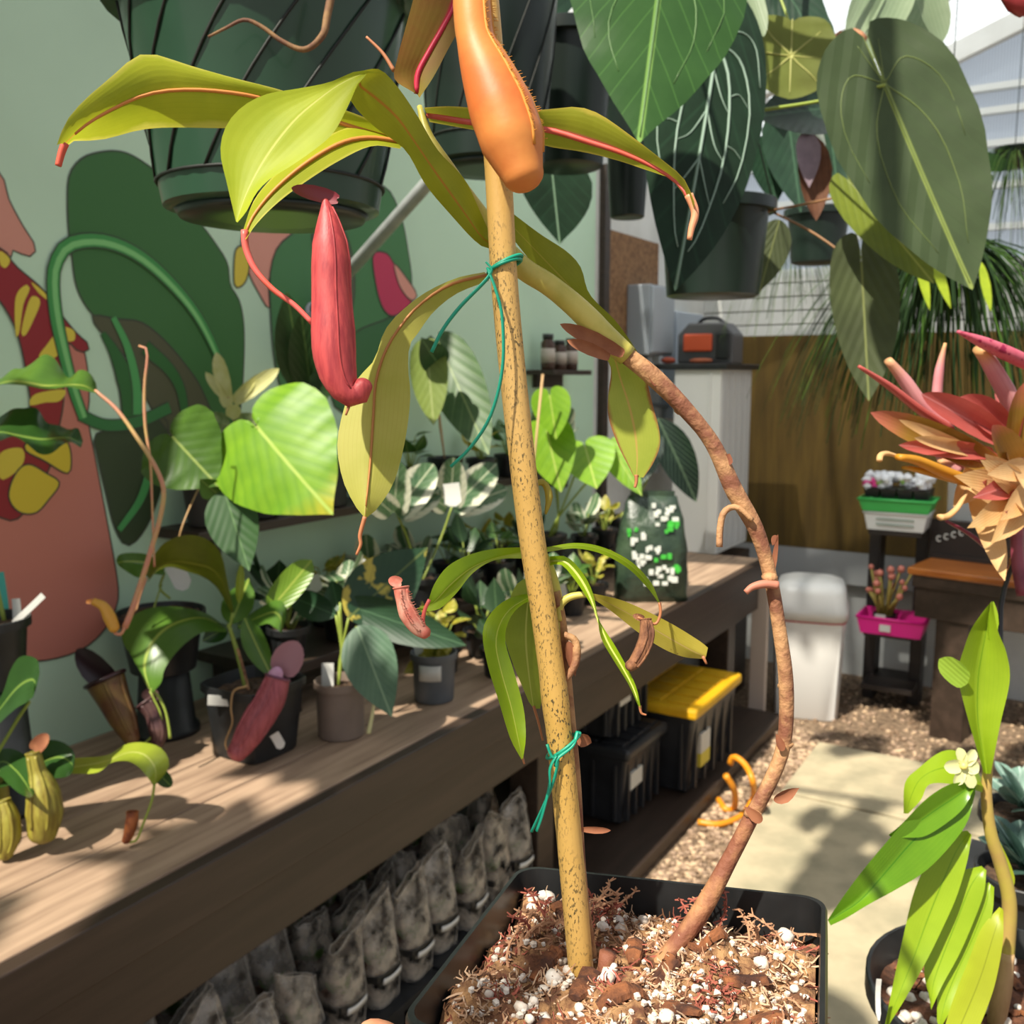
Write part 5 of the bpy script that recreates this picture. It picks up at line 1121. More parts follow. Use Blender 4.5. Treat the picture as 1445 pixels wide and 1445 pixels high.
# --- white edged plants with traced leaves, mid bench
Mp = V((-1.70, 2.16, TZ + .0003)); dM = dep(Mp) - .02
t = thing('potted_peperomia', 'cupped round leaves broadly edged in white beside the hanging lime leaf', 'plant', V((-1.60, 2.13, TZ + .0003)))
cM = V((-1.60, 2.13, TZ + .0003)); pot(t, cM, .05, .04, .09, bpot, soild)
for b, q, w_ in (((560, 722), (612, 655), 52), ((556, 722), (562, 650), 46), ((566, 725), (622, 690), 40), ((552, 722), (515, 690), 40), ((640, 715), (700, 655), 48), ((636, 712), (640, 645), 44), ((645, 716), (716, 690), 40), ((630, 715), (606, 700), 30)): leafpx(t, (*b, dep(onx(*b, -1.57))), (*q, dep(onx(*q, -1.53))), w_, wv_, shape='round', cup=.25, n=22)
MB().tube(cr([cM + V((0, 0, .07)), onx(575, 760, -1.59), onx(558, 721, -1.57)], 12), .003, 7).build('stem', gst, t); MB().tube(cr([cM + V((0, 0, .07)), onx(622, 760, -1.59), onx(638, 714, -1.57)], 12), .003, 7).build('stem', gst, t)
Np = V((-1.73, 2.55, SZ + .0003)); Np = V((-1.72, 2.42, SZ + .0003)); dN = dep(Np)
t = thing('potted_anthurium', 'black pot with pale and dark heart leaves on tall stalks behind the stake', 'plant', Np)
pot(t, Np, .05, .042, .09, bpot, soild)
leafpx(t, (604, 505, dN - .25), (612, 600, dN - .28), 54, leafmat('anth_pale', '#8a9c4c', '#76883e', mid='#a8b470', midw=.03, vein='#64782f', vn=6, va=.4, trans=.4, rough=.4, ns=15), shape='longheart', cup=.15)
leafpx(t, (630, 508, dN - .1), (690, 642, dN - .2), 80, leafmat('anth_green', '#3c5a30', '#486838', mid='#7c9058', midw=.02, vein='#64804c', vn=6, va=.5, trans=.25, rough=.4, ns=15), shape='longheart', cup=.15)
leafpx(t, (622, 520, dN - .22), (594, 476, dN - .36), 44, dl_, shape='ovate', cup=.2)
for q in ((604, 505), (630, 508), (622, 520)): MB().tube(cr([Np + V((0, 0, .07)), P(618, 570, dN - .03), P(*q, dN - (.22 if q[1] == 520 else .25 if q[0] == 604 else .1))], 10), .0024, 7).build('petiole', tst, t)
Op = V((-1.62, 2.90, TZ + .0003)); dO = dep(Op)
t = thing('potted_philodendron', 'bright lime round heart leaves on long stalks below the jar shelf', 'plant', Op)
pot(t, Op, .06, .05, .10, bpot, soild)
lm = leafmat('lime_heart', '#8cb82c', '#76a424', mid='#b8cc60', midw=.02, vein='#5c8c1c', vn=5, va=.4, trans=.45, rough=.35, ns=12)
for b, q, w_ in (((772, 610, dO - .17), (792, 695, dO - .22), 74), ((776, 560, dO - .24), (785, 620, dO - .26), 56), ((826, 632, dO - .1), (842, 690, dO - .2), 80), ((866, 636, dO - .1), (906, 700, dO - .16), 44)): leafpx(t, b, q, w_, lm, shape='heart', cup=.12, n=34)
for q in ((772, 610), (826, 632), (866, 636), (776, 560)): MB().tube(cr([Op + V((0, 0, .08)), P(788, 730, dO - .04), P(*q, dO - (.24 if q[1] == 560 else .17 if q[0] == 772 else .1))], 12), .0035, 7).build('petiole', gst, t)
Qp = V((-1.60, 3.42, TZ + .0003)); dQ = dep(Qp)
t = thing('potted_alocasia', 'dark arching ribbed leaf in front of the white cabinet', 'plant', Qp)
pot(t, Qp, .06, .05, .10, bpot, soild)
leafpx(t, (928, 590, dQ), (985, 705, dQ - .1), 52, leafmat('ribbed_dark', '#1e3426', '#28402e', mid='#6c8464', midw=.04, vein='#7c9474', vn=10, vw=.12, va=.6, trans=.12, rough=.4), shape='lance', cup=.3, droop=.15)
leafpx(t, (925, 600, dQ), (895, 690, dQ - .1), 44, MATS['ribbed_dark'], shape='lance', cup=.3)
MB().tube(cr([Qp + V((0, 0, .08)), P(912, 680, dQ), P(928, 592, dQ)], 12), .004, 7).build('stem', gst, t)
stk = MB().tube([V((-1.572, 2.652, TZ + .055)), P(766, 528, 3.04)], .004, 7).build('cane_stake', mat('cane_tan', '#b8966a', .6)); tag(stk, 'thin tan cane standing behind the bamboo stake', 'stake')
# --- green printed soil bag
Rp = onz(922, 852, BZ); dR = dep(Rp)
t = thing('soil_bag', 'slumped green plastic bag with white and green print on the bench', 'bag', Rp)
bagm = mat('bag_green', '#233328', .4, col2='#3a4c38', ns=8, bump=.6, bs=14, bd=.02)
hb = S(150, dR); wb_ = S(104, dR); cB_ = Rp + V((fw.x, fw.y, 0)).normalized() * .07
vs = []; NN = 28; MM = 14
for j in range(MM + 1):
    u = j / MM; z = hb * u; sq_ = (1 - .35 * u ** 3); th = .075 * (math.sin(math.pi * min(1, u * .9 + .14)) ** .6) + .006
    for k in range(NN):
        a = 6.283 * k / NN; ca, sa = math.cos(a), math.sin(a); q = (abs(ca) ** 3 + abs(sa) ** 3) ** (-1 / 3)
        p = V((ca * q * wb_ / 2 * sq_, sa * q * th, z)); p.x += .006 * mnoise.noise(p * 30); p.y += .012 * mnoise.noise(p * 22 + V((3, 1, 0))) ; p.z += .01 * mnoise.noise(V((p.x * 20, 0, 2))) * u
        vs.append(cB_ + Matrix.Rotation(YAW, 3, 'Z') @ p)
fs = [[j * NN + k, j * NN + (k + 1) % NN, (j + 1) * NN + (k + 1) % NN, (j + 1) * NN + k] for j in range(MM) for k in range(NN)] + [list(range(NN))[::-1], [MM * NN + k for k in range(NN)]]
MB().add(vs, fs).build('bag', bagm, t)
bagv = list(vs)
def bagd(x, y):
    best = sorted((((722.5 + F * (q - CAM).dot(rt) / dep(q) - x) ** 2 + (722.5 - F * (q - CAM).dot(up) / dep(q) - y) ** 2, dep(q)) for q in bagv))[:8]
    return min(b[1] for b in best)
rn = random.Random(8); wp = mat('print_white', '#d0d4cc', .5); gp = mat('print_green', '#3fae3c', .5)
Rz = Matrix.Rotation(YAW, 3, 'Z')
for (cx, cy, n_, sx_, sy_, m) in ((912, 775, 20, 20, 26, wp), (938, 725, 13, 16, 16, wp), (932, 812, 16, 24, 12, wp), (948, 742, 6, 10, 12, gp), (935, 795, 8, 26, 12, gp), (893, 752, 3, 8, 6, gp)):
    mb = MB()
    for k in range(n_):
        X_, Y_ = cx + rn.uniform(-1, 1) * sx_, cy + rn.uniform(-1, 1) * sy_; p = P(X_, Y_, bagd(X_, Y_) + .004); mb.box(p, (S(rn.uniform(3, 9), dR), .014, S(rn.uniform(4, 8), dR)), Rz)
    mb.build('print', m, t, smooth=False)
MB().box(cB_ + V((0, 0, hb + .002)), (wb_ * .6, .008, .03), Rz).build('bag_seal', bagm, t, smooth=False)
# small wall shelf with jars
q0 = onx(770, 522, WX); 
sh2 = thing('jar_shelf', 'small wooden shelf with jars on the green wall', 'shelf', q0 + V((.06, 0, 0)))
MB().box(q0 + V((.06, 0, -.01)), (.12, .30, .018)).build('shelf_board', brown, sh2, smooth=False, bevel=.002)
MB().box(q0 + V((.01, 0, -.04)), (.02, .2, .05)).build('bracket', brown, sh2, smooth=False)
jarm = mat('jar_brown', '#4a3226', .2); labm = mat('jar_label', '#b8aca0', .6); 
for k, (dy, hh, lb) in enumerate(((-.09, .13, 'brown jar with pale label at the near end of the small wall shelf'), (.0, .11, 'brown jar in the middle of the small wall shelf'), (.09, .12, 'brown jar at the far end of the small wall shelf'))):
    b = q0 + V((.06, dy, -.0008)); t = thing('jar', lb, 'jar', b)
    MB().lathe(b, [(.024, 0), (.026, .005), (.026, hh * .75), (.018, hh * .84), (.018, hh * .86)], 18).build('glass', jarm, t); MB().lathe(b + V((0, 0, hh * .86)), [(.02, 0), (.02, hh * .14)], 18).build('cap', black, t)
    MB().lathe(b + V((0, 0, hh * .2)), [(.0265, 0), (.0265, hh * .4)], 18).build('paper_label', labm, t)
# ================================================================== far end of the house
greym = mat('grey_enclosure', '#8e959c', .45)
eb = thing('electrical_box', 'grey electrical box on the chipboard panel', 'box', V((WX + .075, 4.0, 1.66)))
MB().box((WX + .075, 4.0, 1.74), (.11, .26, .30)).build('housing', greym, eb, smooth=False, bevel=.006)
MB().box((WX + .135, 4.0, 1.74), (.012, .24, .28)).build('door', mat('grey_door', '#a2a9b0', .45), eb, smooth=False, bevel=.004)
MB().tube([V((WX + .05, 4.0, 1.59)), V((WX + .05, 4.0, 1.20))], .014, 10).build('conduit', greym, eb)
MB().tube([V((WX + .05, 3.92, 1.59)), V((WX + .05, 3.92, 1.38)), V((WX + .05, 4.277, 1.36))], .012, 10).build('conduit', greym, eb)
o = MB().box((WX + .05, 4.45, 1.55), (.08, .35, .5)).build('junction_panel', mat('panel_pale', '#a9b4bf', .5), None, smooth=False, bevel=.005); tag(o, 'pale blue grey panel on the white end wall', 'panel')
o = MB().box((WX + .0175, 4.237, 1.42), (.035, .05, .75)).build('wall_channel', mat('channel_white', '#c8ccce', .5), None, smooth=False, bevel=.003); tag(o, 'white vertical cable channel beside the electrical box', 'channel')
# white cabinet on the bench end
cb = thing('storage_cabinet', 'white upright cabinet standing at the far end of the bench', 'cabinet', V((-1.50, 4.12, BZ)))
c0 = onz(1010, 783, BZ); hC_ = S(783 - 524, dep(c0))
cx0, cx1, cy0, cy1 = c0.x - .21, c0.x, c0.y, c0.y + .42
cabw = mat('cabinet_white', '#dadad6', .4); cabg = mat('cabinet_shaded_side', '#c2c3c2', .45)  # side slats get a greyer white, shade painted into the colour
MB().box(((cx0 + cx1) / 2, (cy0 + cy1) / 2, BZ + hC_ / 2), (cx1 - cx0, cy1 - cy0, hC_)).build('body', cabw, cb, smooth=False, bevel=.004)
MB().box((cx1 - .045, cy0 - .003, BZ + hC_ / 2), (.006, .008, hC_ * .96)).build('edge_strip', cabw, cb, smooth=False)
for k in range(5): MB().box((cx1 + .002, cy0 + .05 + .08 * k, BZ + hC_ / 2), (.006, .06, hC_ * .97)).build('side_slat', cabg, cb, smooth=False, bevel=.002)
MB().box(((cx0 + cx1) / 2, (cy0 + cy1) / 2, BZ - .06), (cx1 - cx0 + .02, cy1 - cy0 + .02, .1)).build('foot', brown, cb, smooth=False) if False else None
es_ = box_thing('cabinet_stand', brown, 'dark low stand carrying the white cabinet beyond the bench', 'stand', ((cx0 + cx1) / 2, cy0 + .25, BZ / 2 - .02), (cx1 - cx0, .40, BZ - .05))
es_.location.y += .03
tp = box_thing('shelf_slab', black, 'black slab lying on the white cabinet', 'shelf', ((cx0 + cx1) / 2 - .03, (cy0 + cy1) / 2, BZ + hC_ + .012), (.33, .46, .024))
# black and orange tool case
zt = BZ + hC_ + .0245; tc_ = V(((cx0 + cx1) / 2 + .01, cy0 + .12, zt))
t = thing('tool_case', 'black tool charger with an orange red face on the cabinet top', 'tool', tc_)
grm = mat('case_grey', '#4c4c4e', .5); orm2 = mat('case_orange', '#d85a34', .4)
prof = [(-.125, 0), (.125, 0), (.125, .125), (.08, .175), (-.075, .175), (-.125, .125)]
vs = [tc_ + V((x, -.07, z)) for x, z in prof] + [tc_ + V((x, .07, z)) for x, z in prof]
MB().add(vs, [[0, 1, 2, 3, 4, 5], [11, 10, 9, 8, 7, 6]] + [[i, i + 6, (i + 1) % 6 + 6, (i + 1) % 6] for i in range(6)]).build('body', grm, t, smooth=False, bevel=.008)
MB().box(tc_ + V((-.03, -.075, .09)), (.13, .02, .075)).build('face', orm2, t, smooth=False, bevel=.008)
MB().box(tc_ + V((.082, -.072, .075)), (.06, .02, .11)).build('battery', black, t, smooth=False, bevel=.006)
MB().tube(cr([tc_ + V((-.06, 0, .172)), tc_ + V((-.03, 0, .195)), tc_ + V((.03, 0, .195)), tc_ + V((.06, 0, .172))], 12), .008, 8).build('handle', black, t)
o = MB().ball(tc_ + V((-.17, -.06, .015)), .03, 10, (1.2, .8, .5), jit=.06).build('work_glove', mat('glove_orange', '#b8543a', .7)); tag(o, 'crumpled orange glove beside the tool charger', 'glove')
o = MB().ball(tc_ + V((.0, -.11, .012)), .03, 10, (1.9, .7, .4), jit=.1).build('work_glove', mat('glove_brown', '#8a4a2e', .8)); tag(o, 'brown rag lying in front of the tool charger', 'rag')
# white bin
b0 = (onz(1105, 1018, 0) + onz(1198, 1018, 0)) / 2; dbn = dep(b0)
bc = b0 + V((fw.x, fw.y, 0)).normalized() * .15; hbn = S(1018 - 872, dbn) * 1.02
t = thing('waste_bin', 'white plastic swing-top bin by the far wall', 'bin', bc)
wpl = mat('bin_white', '#d9d8d4', .4, coat=.1); red_ = mat('bin_red_line', '#b8484c', .5)
def rbox(c, r0, r1, h, n=28, e=6.0):
    return MB().lathe(c, [(r0 * .97, 0), (r0, .004), (r1, h)], n, sq=e, mat3=Matrix.Rotation(YAW * .4, 3, 'Z'))
r0, r1 = S(44, dbn), S(50, dbn)
rbox(bc, r0, r1, hbn).build('body', wpl, t).modifiers.new('e', 'EDGE_SPLIT').split_angle = .8
mt3 = Matrix.Rotation(YAW * .4, 3, 'Z')
MB().lathe(bc + V((0, 0, hbn)), [(r1 * 1.05, -.012), (r1 * 1.06, .03), (r1 * 1.0, .05), (r1 * .97, .10), (r1 * .88, .135), (r1 * .6, .152), (.001, .156)], 28, sq=5, mat3=mt3).build('lid', wpl, t)
MB().lathe(bc + V((0, 0, hbn - .022)), [(r1 * 1.012, 0), (r1 * 1.012, .006)], 28, sq=6, mat3=mt3).build('seam_line', red_, t)
MB().box(bc + V((0, 0, hbn + .115)) - V((fw.x, fw.y, 0)).normalized() * r1 * .55, (r1 * 1.2, r1 * .5, .012), Matrix.Rotation(YAW, 3, 'Z') @ Matrix.Rotation(.35, 3, 'X')).build('flap', wpl, t, smooth=False, bevel=.006)
# dark shelf unit with trays
YS = 4.40
xa = ony(1216, 800, YS).x; xb = xa + .22
su = thing('shelf_unit', 'dark open shelf unit with coloured trays on it', 'shelf', V(((xa + xb) / 2, YS + .15, 0)))
drk = mat('dark_stain', '#221c1a', .5, col2='#2c2420', ns=6)
z1 = ony(1250, 748, YS).z; z2 = ony(1250, 893, YS).z
for x in (xa + .02, xb): MB().box((x, YS + .235, z1 / 2), (.05, .13, z1)).build('upright', drk, su, smooth=False, bevel=.003)
for z in (z1, z2, .12): MB().box(((xa + xb) / 2 + .02, YS + .15, z - .012), (xb - xa, .30, .024)).build('shelf_board', drk, su, smooth=False, bevel=.002)
def tray(name, label, cx, yb, yt, w_, z, col, Y, inset=.88, dpt=.2):
    p = ony(cx, yb, Y); d = dep(p); W_ = S(w_, d) / math.cos(YAW) * .88; h = S(yb - yt, d)
    t = thing(name, label, 'tray', V((p.x, Y + dpt / 2, z)))
    m = mat(name + col.strip('#'), col, .45)
    mb = MB(); c = V((p.x, Y + dpt / 2, z))
    for (s0, s1, z0, zz) in ((inset, 1, 0, h),):
        vs = []
        for s_, q in ((s0, z0), (s1, zz), (s1 * .94, zz), (s0 * .92, .006)):
            vs += [c + V((x * W_ / 2 * s_, y * dpt / 2 * s_, q)) for x, y in ((-1, -1), (1, -1), (1, 1), (-1, 1))]
        fs = [[3, 2, 1, 0]] + [[j * 4 + k, j * 4 + (k + 1) % 4, (j + 1) * 4 + (k + 1) % 4, (j + 1) * 4 + k] for j in range(3) for k in range(4)] + [[12, 13, 14, 15]]
        mb.add(vs, fs)
    mb.build('tray_body', m, t, smooth=False)
    mb = MB()
    for a, b in (((-1, -1), (1, -1)), ((1, -1), (1, 1)), ((1, 1), (-1, 1)), ((-1, 1), (-1, -1))):
        mb.tube([c + V((a[0] * W_ / 2, a[1] * dpt / 2, h)), c + V((b[0] * W_ / 2, b[1] * dpt / 2, h))], .006, 6)
    mb.build('rim', m, t)
    return t, c, W_, h
t, c, W_, h = tray('white_tub', 'white printed tub under the green tray', 1262, 745, 720, 82, z1 + .0005, '#d4d6d4', YS - .02)
for r_ in range(2): MB().box(c + V((0, -.1 * .97 - .0015, h * (.35 + .3 * r_))), (W_ * .6, .002, h * .09)).build('print', mat('print_grey', '#8c9a90', .6), t, smooth=False)
t, c, W_, h = tray('seed_tray', 'bright green seed tray on the shelf unit', 1262, 719, 702, 96, z1 + .0005 + h + .007, '#3fae54', YS - .04)
zc = c.z + h + .0075
ct = thing('cell_tray', 'black cell tray of white tufted seedlings above the green tray', 'tray', V((c.x, c.y, zc)))
for k in range(4): MB().box(V((c.x - .102 + .068 * k, c.y, zc + .02)), (.064, .16, .04), taper=.85).build('cell', black, ct, smooth=False)
rn = random.Random(31); fl_ = [mat('floss_white', '#d6d8dc', .8), mat('floss_pink', '#d8408c', .6), mat('floss_lime', '#9cd050', .6)]
for k in range(46):
    x, y, z = c.x + rn.uniform(-.13, .13), c.y + rn.uniform(-.07, .07), zc + .045 + rn.random() * .05
    MB().ball((x, y, z), rn.uniform(.014, .024), 7, jit=.3, rnd=rn).build('tuft', fl_[0] if k > 4 else fl_[1 if k < 3 else 2], ct, smooth=False)
t, c, W_, h = tray('drip_tray', 'magenta plastic drip tray on the lower shelf', 1255, 892, 868, 88, z2 + .0005, '#d81c88', YS - .06)
MB().box(c + V((-.02, -.095, h * .45)), (.045, .012, .03)).build('sticker', tagm, t, smooth=False)
rp = V((c.x - .04, c.y, z2 + .0075)); t = thing('potted_succulent', 'small potted succulent with clubbed salmon tips in the magenta tray', 'plant', rp)
pot(t, rp, .045, .036, .07, bpot, soild, n=16)
rn = random.Random(12); tipm = mat('tip_salmon', '#c87a6a', .6); trm = mat('stalk_straw', '#9a8a44', .6)
for k in range(22):
    a = rn.uniform(0, 6.28); r_ = rn.uniform(0, .03); b = rp + V((r_ * math.cos(a), r_ * math.sin(a), .06)); e = b + V((math.cos(a) * rn.uniform(0, .09), math.sin(a) * .05, rn.uniform(.09, .22)))
    s_ = MB().tube([b, b.lerp(e, .5) + V((0, 0, .01)), e], [.006, .005, .006], 6).build('stalk', trm, t); MB().ball(e, rn.uniform(.012, .018), 7).build('tip', tipm, s_)
MB().box(rp + V((-.01, -.05, .05)), (.045, .004, .05)).build('pot_label', tagm, t, smooth=False)
# clear box behind the pink plant, dark bag with a row of white letters
q = NB(bpy.data.materials.new('clear_plastic')); clr = q.m; tr_ = q.n('ShaderNodeBsdfTransparent'); mx = q.n('ShaderNodeMixShader'); mx.inputs[0].default_value = .35
q.b.inputs['Base Color'].default_value = (.55, .58, .6, 1); q.b.inputs['Roughness'].default_value = .15; q.l(tr_.outputs[0], mx.inputs[1]); q.l(q.b.outputs[0], mx.inputs[2]); q.l(mx.outputs[0], q.out.inputs[0])
YT = 4.18
tc0 = ony(1280, 800, YT); tz = tc0.z; TR = Matrix.Rotation(math.radians(-10), 3, 'Z')
def tl(x, y, z): return V((tc0.x, YT, 0)) + TR @ V((x, y, z))
tb = thing('wooden_table', 'table with a varnished orange brown top and dark apron', 'table', tl(.5, .25, 0))
topm = mat('varnished_wood', '#a8642c', .3, col2='#8a4c20', ns=4, stretch=(.6, 8, 8), coat=.3)
MB().box(tl(.60, .24, tz - .015), (1.2, .48, .03), TR).build('table_top', topm, tb, smooth=False, bevel=.006)
for y in (.04, .44): MB().box(tl(.60, y, tz - .12), (1.14, .03, .18), TR).build('apron', brown, tb, smooth=False, bevel=.003)
MB().box(tl(.60, .02, tz - .055), (1.16, .02, .05), TR).build('moulding', brown, tb, smooth=False, bevel=.003); MB().box(tl(.05, .24, tz - .12), (.03, .38, .18), TR).build('apron', brown, tb, smooth=False)
for x, y in ((.18, .09), (1.1, .09), (.18, .40), (1.1, .40)): MB().box(tl(x, y, (tz - .03) / 2), (.13, .10, tz - .03), TR).build('leg', brown, tb, smooth=False, bevel=.004)
t = thing('dark_folder', 'dark board with a row of white letters standing on the table', 'board', tl(.13, .30, tz))
MB().box(tl(.15, .30, tz + .0855), (.32, .014, .17), TR).build('board', drk, t, smooth=False, bevel=.004); MB().box(tl(.15, .31, tz + .01), (.28, .06, .018), TR).build('foot', drk, t, smooth=False)
fx = TR @ V((1, 0, 0))
for k in range(4):
    c = tl(.03 + .030 * k, .2905, tz + .085 + .012 * k)
    MB().tube([c + fx * (math.cos(a) * .0095) + V((0, 0, math.sin(a) * .0115)) for a in [.8 + .47 * i for i in range(11)]], .0032, 5).build('letter', tagm, t)
q_ = tl(.13, .40, tz + .0005); o = MB().box(q_ + V((0, 0, .18)), (.20, .10, .36), TR, taper=.9).build('clear_tub', clr, None, smooth=False, bevel=.01); tag(o, 'clear plastic tub at the corner of the varnished table', 'tub'); o.location.z = tz + .0005
# ================================================================== right foreground
# --- lime leaved cane plant in a round black pot
lim = leafmat('cane_lime', '#9cb82a', '#8aa822', mid='#6c9418', midw=.018, vn=14, va=.25, vein='#789e1a', trans=.4, rough=.3, ns=20, bmp=.04, par=True)
limd = leafmat('cane_green', '#6c9620', '#5c881c', mid='#427a14', midw=.02, vn=14, va=.25, vein='#4f8616', trans=.3, rough=.28, ns=20, bmp=.04, par=True)
limy = leafmat('cane_yellow', '#a8b428', '#98a024', mid='#808a1c', midw=.02, vn=14, va=.3, vein='#8c9420', trans=.35, rough=.4, ns=20, bmp=.04, par=True)
d = .72
base = P(1420, 1440, .76); rimz = P(1420, 1398, .76).z
cpot = V((base.x, base.y, rimz - .125))
t = thing('potted_cane_orchid', 'cane plant with long lime green leaves in a round black pot', 'plant', cpot)
pot(t, cpot, S(178, .76), S(150, .76), .125, bpot, None, lip=.006, n=44, soil=.80)
mixm = mat('bark_mix', '#6a4430', .95, col2='#3a2418', ns=70, bump=1, bs=120, bd=.006)
r_ = S(174, .76); rn = random.Random(17)
vs = [cpot + V((r_ * j / 8 * math.cos(6.283 * k / 40), r_ * j / 8 * math.sin(6.283 * k / 40), .103 + rn.uniform(-.003, .003))) for j in range(9) for k in range(40)]
so_ = MB().add(vs, [[j * 40 + k, j * 40 + (k + 1) % 40, (j + 1) * 40 + (k + 1) % 40, (j + 1) * 40 + k] for j in range(8) for k in range(40)]).build('bark_mix', mixm, t, smooth=False)
for k in range(70):
    a = rn.uniform(1.2, 5.2); q = cpot + V((math.cos(a), math.sin(a), 0)) * r_ * math.sqrt(rn.random()) * .95 + V((0, 0, .104)); rr = rn.uniform(.003, .0065)
    MB().ball(q, rr, 7, (1, .85, .75), jit=.15, rnd=rn).build('perlite_grain', perl, so_)
for k in range(60):
    a = rn.uniform(0, 6.28); q = cpot + V((math.cos(a), math.sin(a), 0)) * r_ * math.sqrt(rn.random()) * .92 + V((0, 0, .105)); L = rn.uniform(.008, .018); b = rn.uniform(0, 6)
    MB().tube([q, q + V((math.cos(b) * L, math.sin(b) * L, .003))], [.004, .005], 5, flat=.5).build('bark_chip', bark, so_, smooth=False)
stm = mat('cane_stem', '#b0a444', .5, col2='#a88a50', ns=20)
stalk(t, [(1404, 1450, .76), (1414, 1390, .755), (1422, 1320, .75), (1424, 1270, .745), (1412, 1220, .74), (1398, 1175, .735), (1392, 1120, .73), (1396, 1060, .728), (1400, 1000, .725), (1398, 940, .722)], [.006, .0065, .0055, .005, .004, .003, .002], stm, name='cane', n=50, sides=10)
stalk(t, [(1404, 1450, .757), (1416, 1385, .752), (1421, 1345, .748)], [.0068, .0072, .0055], mat('sheath_tan', '#b8966c', .7, col2='#98784c', ns=60, stretch=(1, 1, .3)), name='sheath', n=12, sides=10)
def rl(L, M, R, m, d0, d1=None, **kw): return leaf3(t, L, M, R, m, d0, d1, **kw)
rl([(1388, 1090), (1362, 1000), (1352, 950), (1362, 910), (1372, 885), (1388, 862)], [(1392, 1092), (1380, 1020), (1380, 960), (1386, 920), (1392, 890), (1398, 850)], [(1398, 1092), (1412, 1020), (1425, 960), (1420, 920), (1408, 890), (1400, 848)], lim, .722, .71, dl=-.01, dr=-.01)
leafpx(t, (1398, 905, .71), (1402, 848, .71), 16, lim, shape='lance', n=16, rings=3, cup=.4)
leafpx(t, (1365, 965, .705), (1325, 930, .70), 32, leafmat('cane_tip', '#a8c848', '#98bc3c', vn=6, trans=.4, rough=.35, par=True), shape='oblong', cup=.25, n=22)
rl([(1390, 1105), (1360, 1065), (1330, 1060), (1295, 1085), (1277, 1105), (1275, 1148)], [(1388, 1110), (1355, 1085), (1325, 1085), (1300, 1098), (1288, 1118), (1278, 1148)], [(1386, 1118), (1350, 1108), (1322, 1105), (1308, 1110), (1300, 1128), (1282, 1148)], lim, .728, .715, dl=.01, dr=-.01)
rl([(1378, 1105), (1345, 1105), (1310, 1125), (1280, 1155), (1258, 1180), (1220, 1225), (1190, 1265), (1168, 1298)], [(1376, 1112), (1345, 1135), (1312, 1165), (1285, 1190), (1255, 1225), (1215, 1270), (1185, 1290), (1169, 1300)], [(1376, 1120), (1365, 1160), (1340, 1195), (1305, 1230), (1265, 1255), (1228, 1275), (1195, 1295), (1172, 1306)], limd, .715, .66, dl=.0, dr=-.006)
rl([(1372, 1103), (1345, 1106), (1318, 1122), (1295, 1140), (1270, 1165), (1254, 1178)], [(1372, 1108), (1348, 1125), (1322, 1142), (1296, 1160), (1272, 1172), (1256, 1180)], [(1374, 1114), (1360, 1140), (1335, 1162), (1305, 1180), (1280, 1182), (1258, 1182)], limd, .705, .69, dl=-.004, dr=-.004)
rl([(1365, 1172), (1335, 1178), (1310, 1215), (1290, 1258), (1275, 1320), (1262, 1380), (1248, 1450)], [(1368, 1175), (1350, 1200), (1328, 1250), (1308, 1300), (1290, 1350), (1270, 1400), (1250, 1450)], [(1371, 1178), (1365, 1215), (1350, 1265), (1330, 1310), (1308, 1355), (1280, 1405), (1252, 1450)], lim, .715, .69, dl=.004, dr=-.004)
rl([(1385, 1222), (1355, 1232), (1330, 1275), (1312, 1330), (1304, 1370), (1312, 1410)], [(1388, 1225), (1370, 1250), (1350, 1300), (1332, 1345), (1318, 1385), (1313, 1420)], [(1392, 1228), (1388, 1262), (1370, 1310), (1352, 1350), (1330, 1390), (1314, 1425)], lim, .72, .70, dl=.004, dr=-.003)
rl([(1395, 1245), (1378, 1255), (1360, 1300), (1338, 1350), (1324, 1390), (1322, 1440)], [(1398, 1248), (1390, 1280), (1370, 1330), (1350, 1372), (1335, 1410), (1325, 1450)], [(1403, 1252), (1400, 1290), (1385, 1335), (1368, 1375), (1350, 1410), (1328, 1450)], lim, .722, .70, dl=.003, dr=-.003)
rl([(1410, 1280), (1385, 1310), (1365, 1360), (1345, 1410), (1330, 1460)], [(1414, 1282), (1402, 1320), (1385, 1375), (1365, 1425), (1345, 1470)], [(1416, 1285), (1415, 1330), (1405, 1385), (1390, 1430), (1370, 1475)], limy, .715, .69, dl=.003, dr=-.003)
rl([(1395, 1160), (1412, 1190), (1428, 1225), (1432, 1245), (1424, 1262)], [(1395, 1165), (1415, 1200), (1424, 1228), (1426, 1248), (1422, 1262)], [(1394, 1170), (1405, 1205), (1415, 1235), (1418, 1250), (1420, 1262)], limy, .745, .745)
fw_ = mat('petal_cream', '#e0e0a8', .5, trans=.3)
for b, q, w_ in (((1358, 1080), (1332, 1082), 20), ((1360, 1078), (1352, 1055), 15), ((1360, 1080), (1376, 1058), 17), ((1362, 1084), (1382, 1080), 20), ((1360, 1086), (1374, 1112), 17), ((1358, 1086), (1348, 1108), 16)): leafpx(t, b, q, w_, fw_, .70, shape='oblong', cup=.4, n=16, rings=3, name='petal')
MB().ball(P(1360, 1081, .698), .003, 8).build('flower_lip', mat('lip_yellow', '#d8cc70', .5), t)
tagstick(1240, 1440, 1243, 1385, 7, .665, 'slim white tag inside the rim of the lime cane pot')
